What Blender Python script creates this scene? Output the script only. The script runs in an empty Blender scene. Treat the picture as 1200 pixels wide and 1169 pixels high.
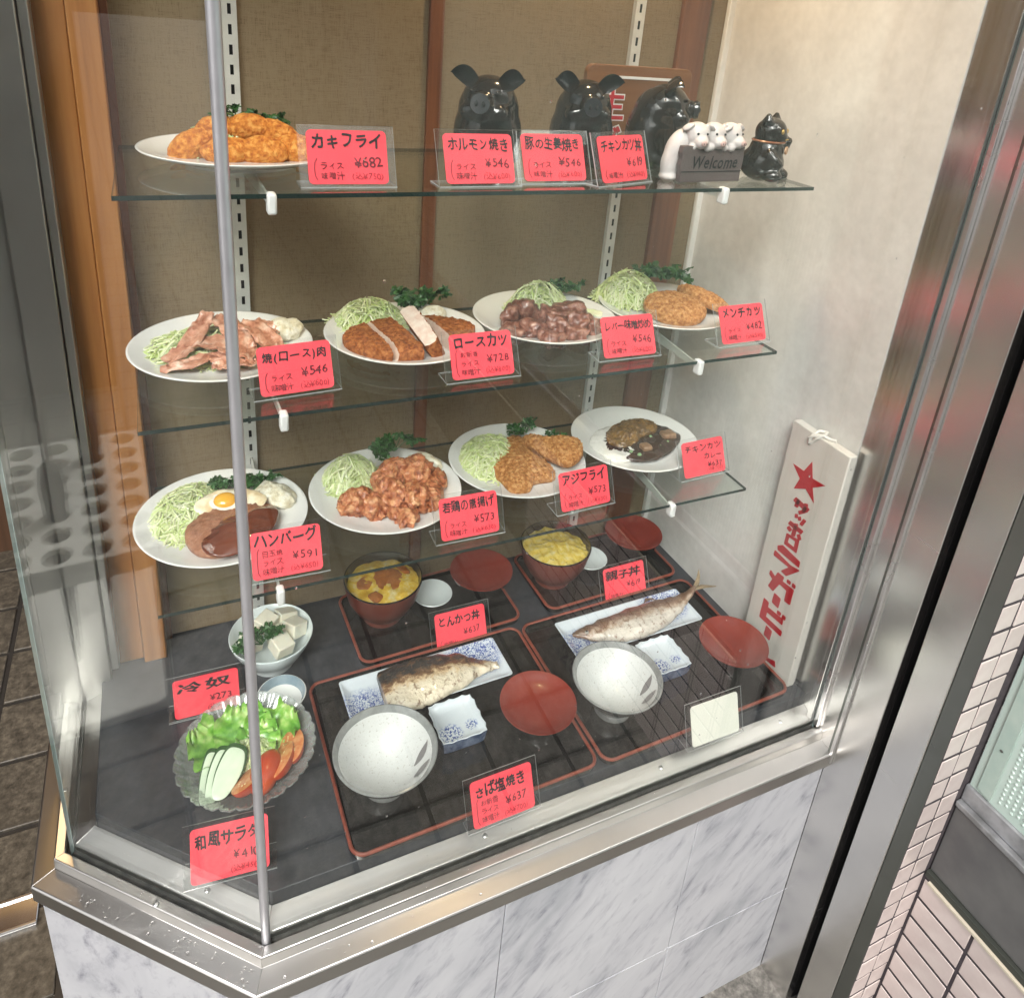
import bpy, bmesh, math, random
from mathutils import Vector, Matrix, noise, Euler

R = math.radians
sc = bpy.context.scene
C = sc.collection

# ------------------------------------------------------------------ camera
cam_d = bpy.data.cameras.new("camera")
cam = bpy.data.objects.new("camera", cam_d)
C.objects.link(cam)
cam_d.sensor_fit = 'HORIZONTAL'
cam_d.sensor_width = 36.0
cam_d.lens = 895.825 / 1200 * 36
cam_d.shift_x = (600 - 603.8) / 1200
cam_d.shift_y = -(584.5 - 373.65) / 1200
cam_d.clip_start = 0.02
cam_d.clip_end = 400
cam.matrix_world = Matrix(((0.908841, 0.079850, -0.409428, -0.050533),
                           (-0.408991, 0.363647, -0.836951, -0.704735),
                           (0.082057, 0.928108, 0.363155, 1.198304),
                           (0, 0, 0, 1)))
sc.camera = cam

# ------------------------------------------------------------------ sky, sun, exposure
SUN_EL, SUN_AZ = 46, 212       # azimuth measured clockwise from +Y
world = bpy.data.worlds.new("World")
sc.world = world
world.use_nodes = True
wn = world.node_tree
bg = wn.nodes["Background"]
sky = wn.nodes.new("ShaderNodeTexSky")
sky.sky_type = 'NISHITA'
sky.sun_disc = False
sky.sun_elevation = R(SUN_EL)
sky.sun_rotation = R(SUN_AZ)
sky.air_density = 1.0
sky.dust_density = 6.0
sky.ozone_density = 0.6
hsv = wn.nodes.new("ShaderNodeHueSaturation")   # overcast: the same sky, greyer
hsv.inputs["Saturation"].default_value = 0.30
wn.links.new(sky.outputs[0], hsv.inputs["Color"])
wn.links.new(hsv.outputs[0], bg.inputs[0])
bg.inputs[1].default_value = 0.15
sun_d = bpy.data.lights.new("sun", 'SUN')
sun_d.energy = 1.5
sun_d.angle = R(25)
sun_d.color = (1.0, 0.97, 0.93)
sun = bpy.data.objects.new("sun", sun_d)
C.objects.link(sun)
az, el = R(SUN_AZ), R(SUN_EL)
to_sun = Vector((math.sin(az) * math.cos(el), math.cos(az) * math.cos(el), math.sin(el)))
sun.rotation_euler = to_sun.to_track_quat('Z', 'Y').to_euler()
sun.location = to_sun * 10

sc.view_settings.view_transform = 'Standard'
sc.view_settings.look = 'None'
sc.view_settings.gamma = 1.0
sc.view_settings.use_curve_mapping = False
sc.view_settings.exposure = 0.66
sc.render.engine = 'CYCLES'
sc.cycles.max_bounces = 12
sc.cycles.diffuse_bounces = 5
sc.cycles.glossy_bounces = 5
sc.cycles.transmission_bounces = 8
sc.cycles.transparent_max_bounces = 40
sc.cycles.sample_clamp_indirect = 6
sc.cycles.use_denoising = True
sc.cycles.caustics_reflective = False
sc.cycles.caustics_refractive = False

random.seed(7)

# ------------------------------------------------------------------ helpers: geometry
class G:
    """collects verts / faces (with material slots) for one mesh"""
    def __init__(s):
        s.v, s.f, s.m = [], [], []

    def add(s, vs, fs, mi=0, M=None):
        o = len(s.v)
        if M is not None:
            vs = [M @ Vector(p) for p in vs]
        s.v += [tuple(p) for p in vs]
        s.f += [tuple(i + o for i in f) for f in fs]
        s.m += [mi] * len(fs)
        return s

    def box(s, x0, x1, y0, y1, z0, z1, mi=0, M=None):
        vs = [(x, y, z) for z in (z0, z1) for y in (y0, y1) for x in (x0, x1)]
        fs = [(0, 2, 3, 1), (4, 5, 7, 6), (0, 1, 5, 4), (2, 6, 7, 3), (0, 4, 6, 2), (1, 3, 7, 5)]
        return s.add(vs, fs, mi, M)

    def prism(s, poly, z0, z1, mi=0, M=None):
        n = len(poly)
        vs = [(x, y, z0) for x, y in poly] + [(x, y, z1) for x, y in poly]
        fs = [tuple(range(n - 1, -1, -1)), tuple(range(n, 2 * n))]
        fs += [(i, (i + 1) % n, n + (i + 1) % n, n + i) for i in range(n)]
        return s.add(vs, fs, mi, M)

    def rings(s, rings, closed_u=True, cap0=False, cap1=False, mi=0, M=None, loop=False):
        n = len(rings[0])
        vs = [p for r in rings for p in r]
        fs = []
        k = len(rings)
        for i in range(k if loop else k - 1):
            a, b = i * n, ((i + 1) % k) * n
            for j in range(n if closed_u else n - 1):
                j2 = (j + 1) % n
                fs.append((a + j, a + j2, b + j2, b + j))
        if cap0:
            fs.append(tuple(range(n - 1, -1, -1)))
        if cap1:
            fs.append(tuple(range((k - 1) * n, k * n)))
        return s.add(vs, fs, mi, M)

    def lathe(s, prof, n=48, mi=0, M=None, sx=1.0, sy=1.0, wob=None, loop=False, cap0=False, cap1=False):
        rs = []
        for r, z in prof:
            ring = []
            for j in range(n):
                t = 2 * math.pi * j / n
                k = wob(t, r, z) if wob else 1.0
                ring.append((r * k * math.cos(t) * sx, r * k * math.sin(t) * sy, z))
            rs.append(ring)
        return s.rings(rs, True, cap0, cap1, mi, M, loop)

    def tube(s, path, r, n=8, mi=0, caps=True, flat=1.0, M=None):
        path = [Vector(p) for p in path]
        k = len(path)
        rad = r if isinstance(r, (list, tuple)) else [r] * k
        rs = []
        up = Vector((0.13, 0.21, 1)).normalized()
        for i, p in enumerate(path):
            t = (path[min(i + 1, k - 1)] - path[max(i - 1, 0)])
            t = t.normalized() if t.length > 1e-9 else Vector((0, 0, 1))
            a = t.cross(up)
            if a.length < 1e-3:
                a = t.cross(Vector((1, 0, 0)))
            a.normalize()
            b = a.cross(t)
            rs.append([p + a * (math.cos(2 * math.pi * j / n) * rad[i]) + b * (math.sin(2 * math.pi * j / n) * rad[i] * flat) for j in range(n)])
        return s.rings(rs, True, caps, caps, mi, M)

    def sphere(s, c, rad, n=16, m=10, mi=0, M=None, rot=None):
        c = Vector(c)
        rx, ry, rz = rad if isinstance(rad, (list, tuple)) else (rad,) * 3
        E3 = Euler(rot).to_matrix() if rot else Matrix.Identity(3)
        vs = [c + E3 @ Vector((0, 0, -rz))]
        for i in range(1, m):
            ph = -math.pi / 2 + math.pi * i / m
            for j in range(n):
                t = 2 * math.pi * j / n
                vs.append(c + E3 @ Vector((rx * math.cos(ph) * math.cos(t), ry * math.cos(ph) * math.sin(t), rz * math.sin(ph))))
        vs.append(c + E3 @ Vector((0, 0, rz)))
        fs = [(0, 1 + (j + 1) % n, 1 + j) for j in range(n)]
        for i in range(m - 2):
            a = 1 + i * n
            fs += [(a + j, a + (j + 1) % n, a + n + (j + 1) % n, a + n + j) for j in range(n)]
        l = len(vs) - 1
        a = 1 + (m - 2) * n
        fs += [(a + j, a + (j + 1) % n, l) for j in range(n)]
        return s.add(vs, fs, mi, M)

    def mesh(s, name, mats, smooth=True, sharp=35, bevel=0.0, bseg=2):
        me = bpy.data.meshes.new(name)
        me.from_pydata([tuple(p) for p in s.v], [], s.f)
        for m in mats:
            me.materials.append(m)
        if len(mats) > 1:
            me.polygons.foreach_set("material_index", s.m)
        if bevel > 0:
            bm = bmesh.new()
            bm.from_mesh(me)
            bmesh.ops.recalc_face_normals(bm, faces=bm.faces)
            es = [e for e in bm.edges if len(e.link_faces) == 2 and e.calc_face_angle(0) > R(30)]
            nf = bmesh.ops.bevel(bm, geom=es, offset=bevel, segments=bseg, affect='EDGES', profile=0.5, clamp_overlap=True)["faces"]
            for f in bm.faces: f.smooth = False
            for f in nf: f.smooth = True
            bm.to_mesh(me)
            bm.free()
        elif smooth:
            me.polygons.foreach_set("use_smooth", [True] * len(me.polygons))
            me.set_sharp_from_angle(angle=R(sharp))
        me.update()
        return me


def tag(o, label=None, cat=None, group=None, kind=None):
    if label: o["label"] = label
    if cat: o["category"] = cat
    if group: o["group"] = group
    if kind: o["kind"] = kind
    return o


def thing(name, label, cat, loc=(0, 0, 0), rz=0.0, group=None):
    o = bpy.data.objects.new(name, None)
    o.empty_display_size = 0.03
    C.objects.link(o)
    o.location = loc
    o.rotation_euler = (0, 0, rz)
    return tag(o, label, cat, group)


def part(name, g, mats, parent=None, loc=(0, 0, 0), rot=None, **kw):
    if not isinstance(mats, (list, tuple)): mats = [mats]
    me = g if isinstance(g, bpy.types.Mesh) else g.mesh(name, mats, **kw)
    o = bpy.data.objects.new(name, me)
    C.objects.link(o)
    o.location = loc
    if rot: o.rotation_euler = rot
    if parent: o.parent = parent
    return o


def solo(name, g, mats, label, cat, loc=(0, 0, 0), rz=0.0, group=None, kind=None, **kw):
    o = part(name, g, mats, None, loc, (0, 0, rz), **kw)
    return tag(o, label, cat, group, kind)


def nz(x, y, z=0.0):
    return noise.noise(Vector((x, y, z)))


def fbm(p, sc_, oct_=4):
    return noise.fractal(Vector(p) * sc_, 1.0, 2.0, oct_)


def spline(pts, n):
    """closed Catmull-Rom through 2-d points"""
    out = []
    k = len(pts)
    for i in range(n):
        t = i * k / n
        a = int(t); u = t - a
        p0, p1, p2, p3 = [pts[(a + d) % k] for d in (-1, 0, 1, 2)]
        out.append(tuple(0.5 * ((2 * p1[q]) + (-p0[q] + p2[q]) * u + (2 * p0[q] - 5 * p1[q] + 4 * p2[q] - p3[q]) * u * u + (-p0[q] + 3 * p1[q] - 3 * p2[q] + p3[q]) * u ** 3) for q in (0, 1)))
    return out


def slab(outline, h, seed=0, amp=0.0015, nsc=120, nt=72, nr=9, pw=4.0, flat_bottom=True, z0=0.0, dome=0.0, lump=0.0, crumb=0.0):
    """a food slab: star-shaped outline, rounded edge, bumpy skin"""
    cx = sum(p[0] for p in outline) / len(outline)
    cy = sum(p[1] for p in outline) / len(outline)
    ol = spline(outline, nt)
    vs = [(cx, cy, z0)]
    rows = []
    def pt(x, y, z, k):
        d = fbm((x + seed, y, z + seed * .7), nsc) * amp * k
        if crumb:
            d += (abs(nz((x + seed) * 330, y * 330, z * 330)) * 1.5 - .25 + .8 * nz(x * 150, y * 150 + seed, z * 150)) * crumb * k
            r2 = 1 + d / max(.01, math.hypot(x - cx, y - cy)) * min(1, math.hypot(x - cx, y - cy) / .02)
            return (cx + (x - cx) * r2, cy + (y - cy) * r2, z + d + fbm((x + seed * 3, y, z), 38, 2) * lump * k)
        l = fbm((x + seed * 3, y, z), 38, 2) * lump
        return (x + (x - cx) * 8 * d, y + (y - cy) * 8 * d, z + d + l * k)
    def ring(f, z, k=1.0):
        rows.append(len(vs))
        for x, y in ol:
            vs.append(pt(cx + (x - cx) * f, cy + (y - cy) * f, z, k))
    ring(0.75, z0, .2)
    ring(0.94, z0 + 0.02 * h, .6)
    ring(1.0, z0 + 0.25 * h)
    for i in range(nr):
        f = 1 - (i / nr) ** 1.4 if i else 1.0
        f = max(0.04, 0.995 - (i / (nr - 1)) ** 1.5 * 0.955)
        z = z0 + h * (0.55 + 0.45 * max(0, 1 - f ** pw) ** .6) + dome * (1 - f * f)
        ring(f, z)
    vs.append(pt(cx, cy, z0 + h + dome, 1))
    fs = [(0, rows[0] + (j + 1) % nt, rows[0] + j) for j in range(nt)]
    for a, b in zip(rows, rows[1:]):
        fs += [(a + j, a + (j + 1) % nt, b + (j + 1) % nt, b + j) for j in range(nt)]
    l = len(vs) - 1
    fs += [(rows[-1] + j, rows[-1] + (j + 1) % nt, l) for j in range(nt)]
    return vs, fs


def lumpy(c, rad, seed, amp=0.25, nsc=60, sub=4, rot=None, ridged=False, floor=None, sq=0):
    bm = bmesh.new()
    bmesh.ops.create_icosphere(bm, subdivisions=sub, radius=1.0)
    E3 = Euler(rot).to_matrix() if rot else Matrix.Identity(3)
    vs = []
    for v in bm.verts:
        if sq:
            k = (abs(v.co.x) ** sq + abs(v.co.y) ** sq + abs(v.co.z) ** sq) ** (1 / sq)
            v.co = v.co / k
        q = Vector((v.co.x * rad[0], v.co.y * rad[1], v.co.z * rad[2]))
        s = Vector((seed * 3.1, seed * 1.7, seed))
        d = noise.fractal(q * nsc + s, 1.0, 2.0, 4)
        if ridged:
            d = 0.5 - abs(d) * 1.6 + 0.3 * noise.noise(q * nsc * .45 + s)
        q = q * (1 + amp * d)
        q = E3 @ q + Vector(c)
        if floor is not None and q.z < floor: q.z = floor
        vs.append(q)
    fs = [tuple(v.index for v in f.verts) for f in bm.faces]
    bm.free()
    return vs, fs


def sculpt(name, blobs, mats, voxel=0.004, smooth=6, parent=None, loc=(0, 0, 0), rot=None, fac=0.5):
    """fuses ellipsoids (and tubes) into one continuous skin"""
    g = G()
    for b in blobs:
        if b[0] == 't':
            g.tube(b[1], b[2], 10)
        else:
            g.sphere(b[0], b[1], 18, 12, rot=b[2] if len(b) > 2 else None)
    me = g.mesh("tmp", mats)
    o = bpy.data.objects.new("tmp", me)
    C.objects.link(o)
    m = o.modifiers.new("r", 'REMESH'); m.mode = 'VOXEL'; m.voxel_size = voxel; m.use_smooth_shade = True
    m2 = o.modifiers.new("s", 'SMOOTH'); m2.iterations = smooth; m2.factor = fac
    dg = bpy.context.evaluated_depsgraph_get()
    me2 = bpy.data.meshes.new_from_object(o.evaluated_get(dg))
    bpy.data.objects.remove(o)
    me2.name = name
    me2.materials.clear()
    for q in mats: me2.materials.append(q)
    me2.polygons.foreach_set("use_smooth", [True] * len(me2.polygons))
    ob = bpy.data.objects.new(name, me2)
    C.objects.link(ob)
    ob.location = loc
    if rot: ob.rotation_euler = rot
    if parent: ob.parent = parent
    return ob


# ------------------------------------------------------------------ helpers: materials
def nodes_of(name):
    m = bpy.data.materials.new(name)
    m.use_nodes = True
    nt = m.node_tree
    return m, nt, nt.nodes["Principled BSDF"]


def N(nt, t, **kw):
    n = nt.nodes.new(t)
    for k, v in kw.items():
        setattr(n, k, v)
    return n


def L(nt, a, b):
    nt.links.new(a, b)


def ramp(nt, fac, stops, interp='LINEAR'):
    r = N(nt, "ShaderNodeValToRGB")
    r.color_ramp.interpolation = interp
    e = r.color_ramp.elements
    while len(e) < len(stops): e.new(0.5)
    for q, (p, c) in zip(e, stops):
        q.position = p
        q.color = (c[0], c[1], c[2], 1) if len(c) == 3 else c
    L(nt, fac, r.inputs[0])
    return r.outputs[0]


def tex_noise(nt, co, scale, detail=4, rough=0.55, dist=0.0):
    n = N(nt, "ShaderNodeTexNoise")
    n.inputs["Scale"].default_value = scale
    n.inputs["Detail"].default_value = detail
    n.inputs["Roughness"].default_value = rough
    n.inputs["Distortion"].default_value = dist
    L(nt, co, n.inputs["Vector"])
    return n.outputs["Fac"]


def mat(name, c, rough=0.5, metal=0.0, c2=None, c3=None, ns=30, lo=.35, hi=.65, bump=0.0, bs=300, bd=0.001,
        coat=0.0, spec=0.5, sss=0.0, sssr=0.004, island=False, rv=0.0, stretch=None, aniso=0.0, world_co=False, objrand=0.0, trans=0.0):
    m, nt, p = nodes_of(name)
    tc = N(nt, "ShaderNodeTexCoord")
    co = tc.outputs["Object"]
    if world_co:
        co = N(nt, "ShaderNodeNewGeometry").outputs["Position"]
    if stretch:
        mp = N(nt, "ShaderNodeMapping")
        mp.inputs["Scale"].default_value = stretch
        L(nt, co, mp.inputs["Vector"])
        co = mp.outputs[0]
    p.inputs["Base Color"].default_value = (*c, 1)
    p.inputs["Roughness"].default_value = rough
    p.inputs["Metallic"].default_value = metal
    p.inputs["Specular IOR Level"].default_value = spec
    p.inputs["Coat Weight"].default_value = coat
    p.inputs["Coat Roughness"].default_value = 0.06
    p.inputs["Subsurface Weight"].default_value = sss
    if sss:
        p.inputs["Subsurface Radius"].default_value = (1, .6, .4)
        p.inputs["Subsurface Scale"].default_value = sssr
    p.inputs["Anisotropic"].default_value = aniso
    fac = None
    if c2:
        if island:
            fac = N(nt, "ShaderNodeNewGeometry").outputs["Random Per Island"]
            st = [(0, c), (1, c2)] if not c3 else [(0, c), (.5, c2), (1, c3)]
        else:
            fac = tex_noise(nt, co, ns)
            st = [(lo, c), (hi, c2)] if not c3 else [(lo, c), ((lo + hi) / 2, c2), (hi, c3)]
        out = ramp(nt, fac, st)
        if objrand:
            oi = N(nt, "ShaderNodeObjectInfo")
            mr = N(nt, "ShaderNodeMapRange")
            mr.inputs[3].default_value = 1 - objrand; mr.inputs[4].default_value = 1 + objrand
            L(nt, oi.outputs["Random"], mr.inputs[0])
            mx = N(nt, "ShaderNodeMix", data_type='RGBA', blend_type='MULTIPLY')
            mx.inputs[0].default_value = 1
            L(nt, out, mx.inputs[6]); L(nt, mr.outputs[0], mx.inputs[7])
            out = mx.outputs[2]
        L(nt, out, p.inputs["Base Color"])
    if rv:
        f2 = tex_noise(nt, co, ns * 1.7 + 3)
        mr = N(nt, "ShaderNodeMapRange")
        mr.inputs[1].default_value = .3; mr.inputs[2].default_value = .7
        mr.inputs[3].default_value = max(0, rough - rv); mr.inputs[4].default_value = rough + rv
        L(nt, f2, mr.inputs[0]); L(nt, mr.outputs[0], p.inputs["Roughness"])
    if bump:
        b = N(nt, "ShaderNodeBump")
        b.inputs["Strength"].default_value = bump
        b.inputs["Distance"].default_value = bd
        L(nt, tex_noise(nt, co, bs, 5), b.inputs["Height"])
        L(nt, b.outputs[0], p.inputs["Normal"])
    if trans:
        p.inputs["Transmission Weight"].default_value = trans
    return m


def thin_glass(name, tint=(.97, .985, .975), f0=0.045, rough=0.0, milk=0.0, milkc=(.9, .92, .9)):
    """clear pane: transparent body with an angle-dependent mirror skin"""
    m, nt, p = nodes_of(name)
    nt.nodes.remove(p)
    out = nt.nodes["Material Output"]
    tr = N(nt, "ShaderNodeBsdfTransparent"); tr.inputs[0].default_value = (*tint, 1)
    gl = N(nt, "ShaderNodeBsdfGlossy"); gl.inputs["Roughness"].default_value = rough
    gl.inputs[0].default_value = (1, 1, 1, 1)
    lw = N(nt, "ShaderNodeLayerWeight"); lw.inputs[0].default_value = 0.5
    pw = N(nt, "ShaderNodeMath", operation='POWER'); pw.inputs[1].default_value = 5
    L(nt, lw.outputs["Facing"], pw.inputs[0])
    ma = N(nt, "ShaderNodeMath", operation='MULTIPLY_ADD')
    ma.inputs[1].default_value = 1 - f0; ma.inputs[2].default_value = f0
    L(nt, pw.outputs[0], ma.inputs[0])
    body = tr.outputs[0]
    if milk:
        df = N(nt, "ShaderNodeBsdfDiffuse"); df.inputs[0].default_value = (*milkc, 1)
        mm = N(nt, "ShaderNodeMixShader"); mm.inputs[0].default_value = milk
        L(nt, body, mm.inputs[1]); L(nt, df.outputs[0], mm.inputs[2])
        body = mm.outputs[0]
    mx = N(nt, "ShaderNodeMixShader")
    L(nt, ma.outputs[0], mx.inputs[0]); L(nt, body, mx.inputs[1]); L(nt, gl.outputs[0], mx.inputs[2])
    L(nt, mx.outputs[0], out.inputs[0])
    return m


def mat_fabric():
    m, nt, p = nodes_of("linen wallpaper")
    tc = N(nt, "ShaderNodeTexCoord")
    def thread(sx, sz):
        mp = N(nt, "ShaderNodeMapping"); mp.inputs["Scale"].default_value = (sx, 1, sz)
        L(nt, tc.outputs["Object"], mp.inputs["Vector"])
        return tex_noise(nt, mp.outputs[0], 1.0, 3, .6)
    a, b = thread(1300, 60), thread(60, 1300)
    ad = N(nt, "ShaderNodeMath", operation='ADD'); L(nt, a, ad.inputs[0]); L(nt, b, ad.inputs[1])
    big = tex_noise(nt, tc.outputs["Object"], 6, 3)
    ad2 = N(nt, "ShaderNodeMath", operation='MULTIPLY_ADD'); ad2.inputs[1].default_value = .18
    L(nt, big, ad2.inputs[0]); L(nt, ad.outputs[0], ad2.inputs[2])
    col = ramp(nt, ad2.outputs[0], [(0.75, (.150, .108, .062)), (1.0, (.188, .139, .083)), (1.35, (.228, .174, .108))])
    L(nt, col, p.inputs["Base Color"])
    p.inputs["Roughness"].default_value = .9
    p.inputs["Specular IOR Level"].default_value = .15
    bp = N(nt, "ShaderNodeBump"); bp.inputs["Strength"].default_value = .25; bp.inputs["Distance"].default_value = .0006
    L(nt, ad.outputs[0], bp.inputs["Height"]); L(nt, bp.outputs[0], p.inputs["Normal"])
    return m


def mat_wood(name, c1, c2, c3, axis_scale=(60, 60, 3), rough=.45, coat=.15):
    m, nt, p = nodes_of(name)
    tc = N(nt, "ShaderNodeTexCoord")
    mp = N(nt, "ShaderNodeMapping"); mp.inputs["Scale"].default_value = axis_scale
    L(nt, tc.outputs["Object"], mp.inputs["Vector"])
    f = tex_noise(nt, mp.outputs[0], 1.0, 6, .6, .4)
    L(nt, ramp(nt, f, [(.3, c1), (.5, c2), (.72, c3)]), p.inputs["Base Color"])
    p.inputs["Roughness"].default_value = rough
    p.inputs["Coat Weight"].default_value = coat
    p.inputs["Coat Roughness"].default_value = .25
    bp = N(nt, "ShaderNodeBump"); bp.inputs["Strength"].default_value = .15; bp.inputs["Distance"].default_value = .001
    L(nt, f, bp.inputs["Height"]); L(nt, bp.outputs[0], p.inputs["Normal"])
    return m


def mat_marble():
    m, nt, p = nodes_of("veined marble laminate")
    g = N(nt, "ShaderNodeNewGeometry")
    ro = N(nt, "ShaderNodeMapping"); ro.inputs["Rotation"].default_value = (R(10), R(-36), R(20))
    L(nt, g.outputs["Position"], ro.inputs["Vector"])
    mp = N(nt, "ShaderNodeMapping"); mp.inputs["Scale"].default_value = (1, 1, .30)
    L(nt, ro.outputs[0], mp.inputs["Vector"])
    n1 = tex_noise(nt, mp.outputs[0], 12, 8, .62, .5)
    n2 = tex_noise(nt, mp.outputs[0], 42, 6, .65, .35)
    base = ramp(nt, n1, [(.30, (.34, .355, .385)), (.46, (.45, .46, .49)), (.7, (.52, .53, .555))])
    vein = ramp(nt, n2, [(.50, (1, 1, 1)), (.61, (.78, .78, .81)), (.70, (.42, .42, .47))])
    mu = N(nt, "ShaderNodeMix", data_type='RGBA', blend_type='MULTIPLY'); mu.inputs[0].default_value = .85
    L(nt, base, mu.inputs[6]); L(nt, vein, mu.inputs[7])
    L(nt, mu.outputs[2], p.inputs["Base Color"])
    p.inputs["Roughness"].default_value = .32
    return m


def mat_steel(name, base=(.80, .79, .775), rough=.25, stretch=(2, 2, 340), bump=.008, aniso=.5, dirt=True):
    m, nt, p = nodes_of(name)
    g = N(nt, "ShaderNodeNewGeometry")
    mp = N(nt, "ShaderNodeMapping"); mp.inputs["Scale"].default_value = stretch
    L(nt, g.outputs["Position"], mp.inputs["Vector"])
    f = tex_noise(nt, mp.outputs[0], 1.0, 3, .6)
    p.inputs["Metallic"].default_value = 1
    smear = tex_noise(nt, g.outputs["Position"], 9, 3, .5)
    L(nt, ramp(nt, smear, [(.3, tuple(x * .90 for x in base)), (.7, base)]), p.inputs["Base Color"])
    ad = N(nt, "ShaderNodeMath", operation='MULTIPLY_ADD'); ad.inputs[1].default_value = .08; ad.inputs[2].default_value = rough - .07
    L(nt, smear, ad.inputs[0])
    ad2 = N(nt, "ShaderNodeMath", operation='MULTIPLY_ADD'); ad2.inputs[1].default_value = .06
    L(nt, f, ad2.inputs[0]); L(nt, ad.outputs[0], ad2.inputs[2])
    L(nt, ad2.outputs[0], p.inputs["Roughness"])
    p.inputs["Anisotropic"].default_value = aniso
    bp = N(nt, "ShaderNodeBump"); bp.inputs["Strength"].default_value = bump; bp.inputs["Distance"].default_value = .0003
    L(nt, f, bp.inputs["Height"]); L(nt, bp.outputs[0], p.inputs["Normal"])
    return m


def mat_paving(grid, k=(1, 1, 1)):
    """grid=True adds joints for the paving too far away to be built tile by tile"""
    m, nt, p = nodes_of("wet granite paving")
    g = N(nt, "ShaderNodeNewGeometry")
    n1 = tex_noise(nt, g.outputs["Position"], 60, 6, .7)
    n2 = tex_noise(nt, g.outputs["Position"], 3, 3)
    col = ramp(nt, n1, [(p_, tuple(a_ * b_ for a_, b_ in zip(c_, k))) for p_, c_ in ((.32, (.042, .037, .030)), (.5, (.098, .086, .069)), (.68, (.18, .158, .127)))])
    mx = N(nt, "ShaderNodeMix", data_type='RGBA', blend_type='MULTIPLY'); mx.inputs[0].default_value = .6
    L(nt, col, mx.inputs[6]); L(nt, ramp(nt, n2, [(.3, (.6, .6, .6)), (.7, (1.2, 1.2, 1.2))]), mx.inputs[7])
    out = mx.outputs[2]
    if grid:
        sx = N(nt, "ShaderNodeSeparateXYZ"); L(nt, g.outputs["Position"], sx.inputs[0])
        def line(sock, off):
            a = N(nt, "ShaderNodeMath", operation='ADD'); a.inputs[1].default_value = off + 200; L(nt, sock, a.inputs[0])
            d = N(nt, "ShaderNodeMath", operation='DIVIDE'); d.inputs[1].default_value = .2; L(nt, a.outputs[0], d.inputs[0])
            fr = N(nt, "ShaderNodeMath", operation='FRACT'); L(nt, d.outputs[0], fr.inputs[0])
            s = N(nt, "ShaderNodeMath", operation='SUBTRACT'); s.inputs[1].default_value = .5; L(nt, fr.outputs[0], s.inputs[0])
            ab = N(nt, "ShaderNodeMath", operation='ABSOLUTE'); L(nt, s.outputs[0], ab.inputs[0])
            gt = N(nt, "ShaderNodeMath", operation='GREATER_THAN'); gt.inputs[1].default_value = .467; L(nt, ab.outputs[0], gt.inputs[0])
            return gt.outputs[0]
        a, b = line(sx.outputs[0], .36 - .2), line(sx.outputs[1], -.04)
        mxm = N(nt, "ShaderNodeMath", operation='MAXIMUM'); L(nt, a, mxm.inputs[0]); L(nt, b, mxm.inputs[1])
        mj = N(nt, "ShaderNodeMix", data_type='RGBA'); L(nt, mxm.outputs[0], mj.inputs[0]); L(nt, out, mj.inputs[6])
        mj.inputs[7].default_value = (.022, .02, .018, 1)
        out = mj.outputs[2]
    L(nt, out, p.inputs["Base Color"])
    p.inputs["Roughness"].default_value = .38
    bp = N(nt, "ShaderNodeBump"); bp.inputs["Strength"].default_value = .5; bp.inputs["Distance"].default_value = .003
    L(nt, n1, bp.inputs["Height"]); L(nt, bp.outputs[0], p.inputs["Normal"])
    return m


def mat_wallmarble():
    m, nt, p = nodes_of("beige stone wallboard")
    g = N(nt, "ShaderNodeNewGeometry")
    mp = N(nt, "ShaderNodeMapping"); mp.inputs["Scale"].default_value = (1, 1, .6); mp.inputs["Rotation"].default_value = (R(25), 0, 0)
    L(nt, g.outputs["Position"], mp.inputs["Vector"])
    n1 = tex_noise(nt, mp.outputs[0], 7, 8, .62, .5)
    n2 = tex_noise(nt, g.outputs["Position"], 55, 5, .65)
    a = ramp(nt, n1, [(.3, (.60, .58, .55)), (.5, (.68, .66, .63)), (.7, (.755, .74, .71))])
    mx = N(nt, "ShaderNodeMix", data_type='RGBA', blend_type='MULTIPLY'); mx.inputs[0].default_value = .5
    L(nt, a, mx.inputs[6]); L(nt, ramp(nt, n2, [(.35, (.86, .86, .86)), (.65, (1.05, 1.05, 1.05))]), mx.inputs[7])
    L(nt, mx.outputs[2], p.inputs["Base Color"])
    p.inputs["Roughness"].default_value = .38
    return m


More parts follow.
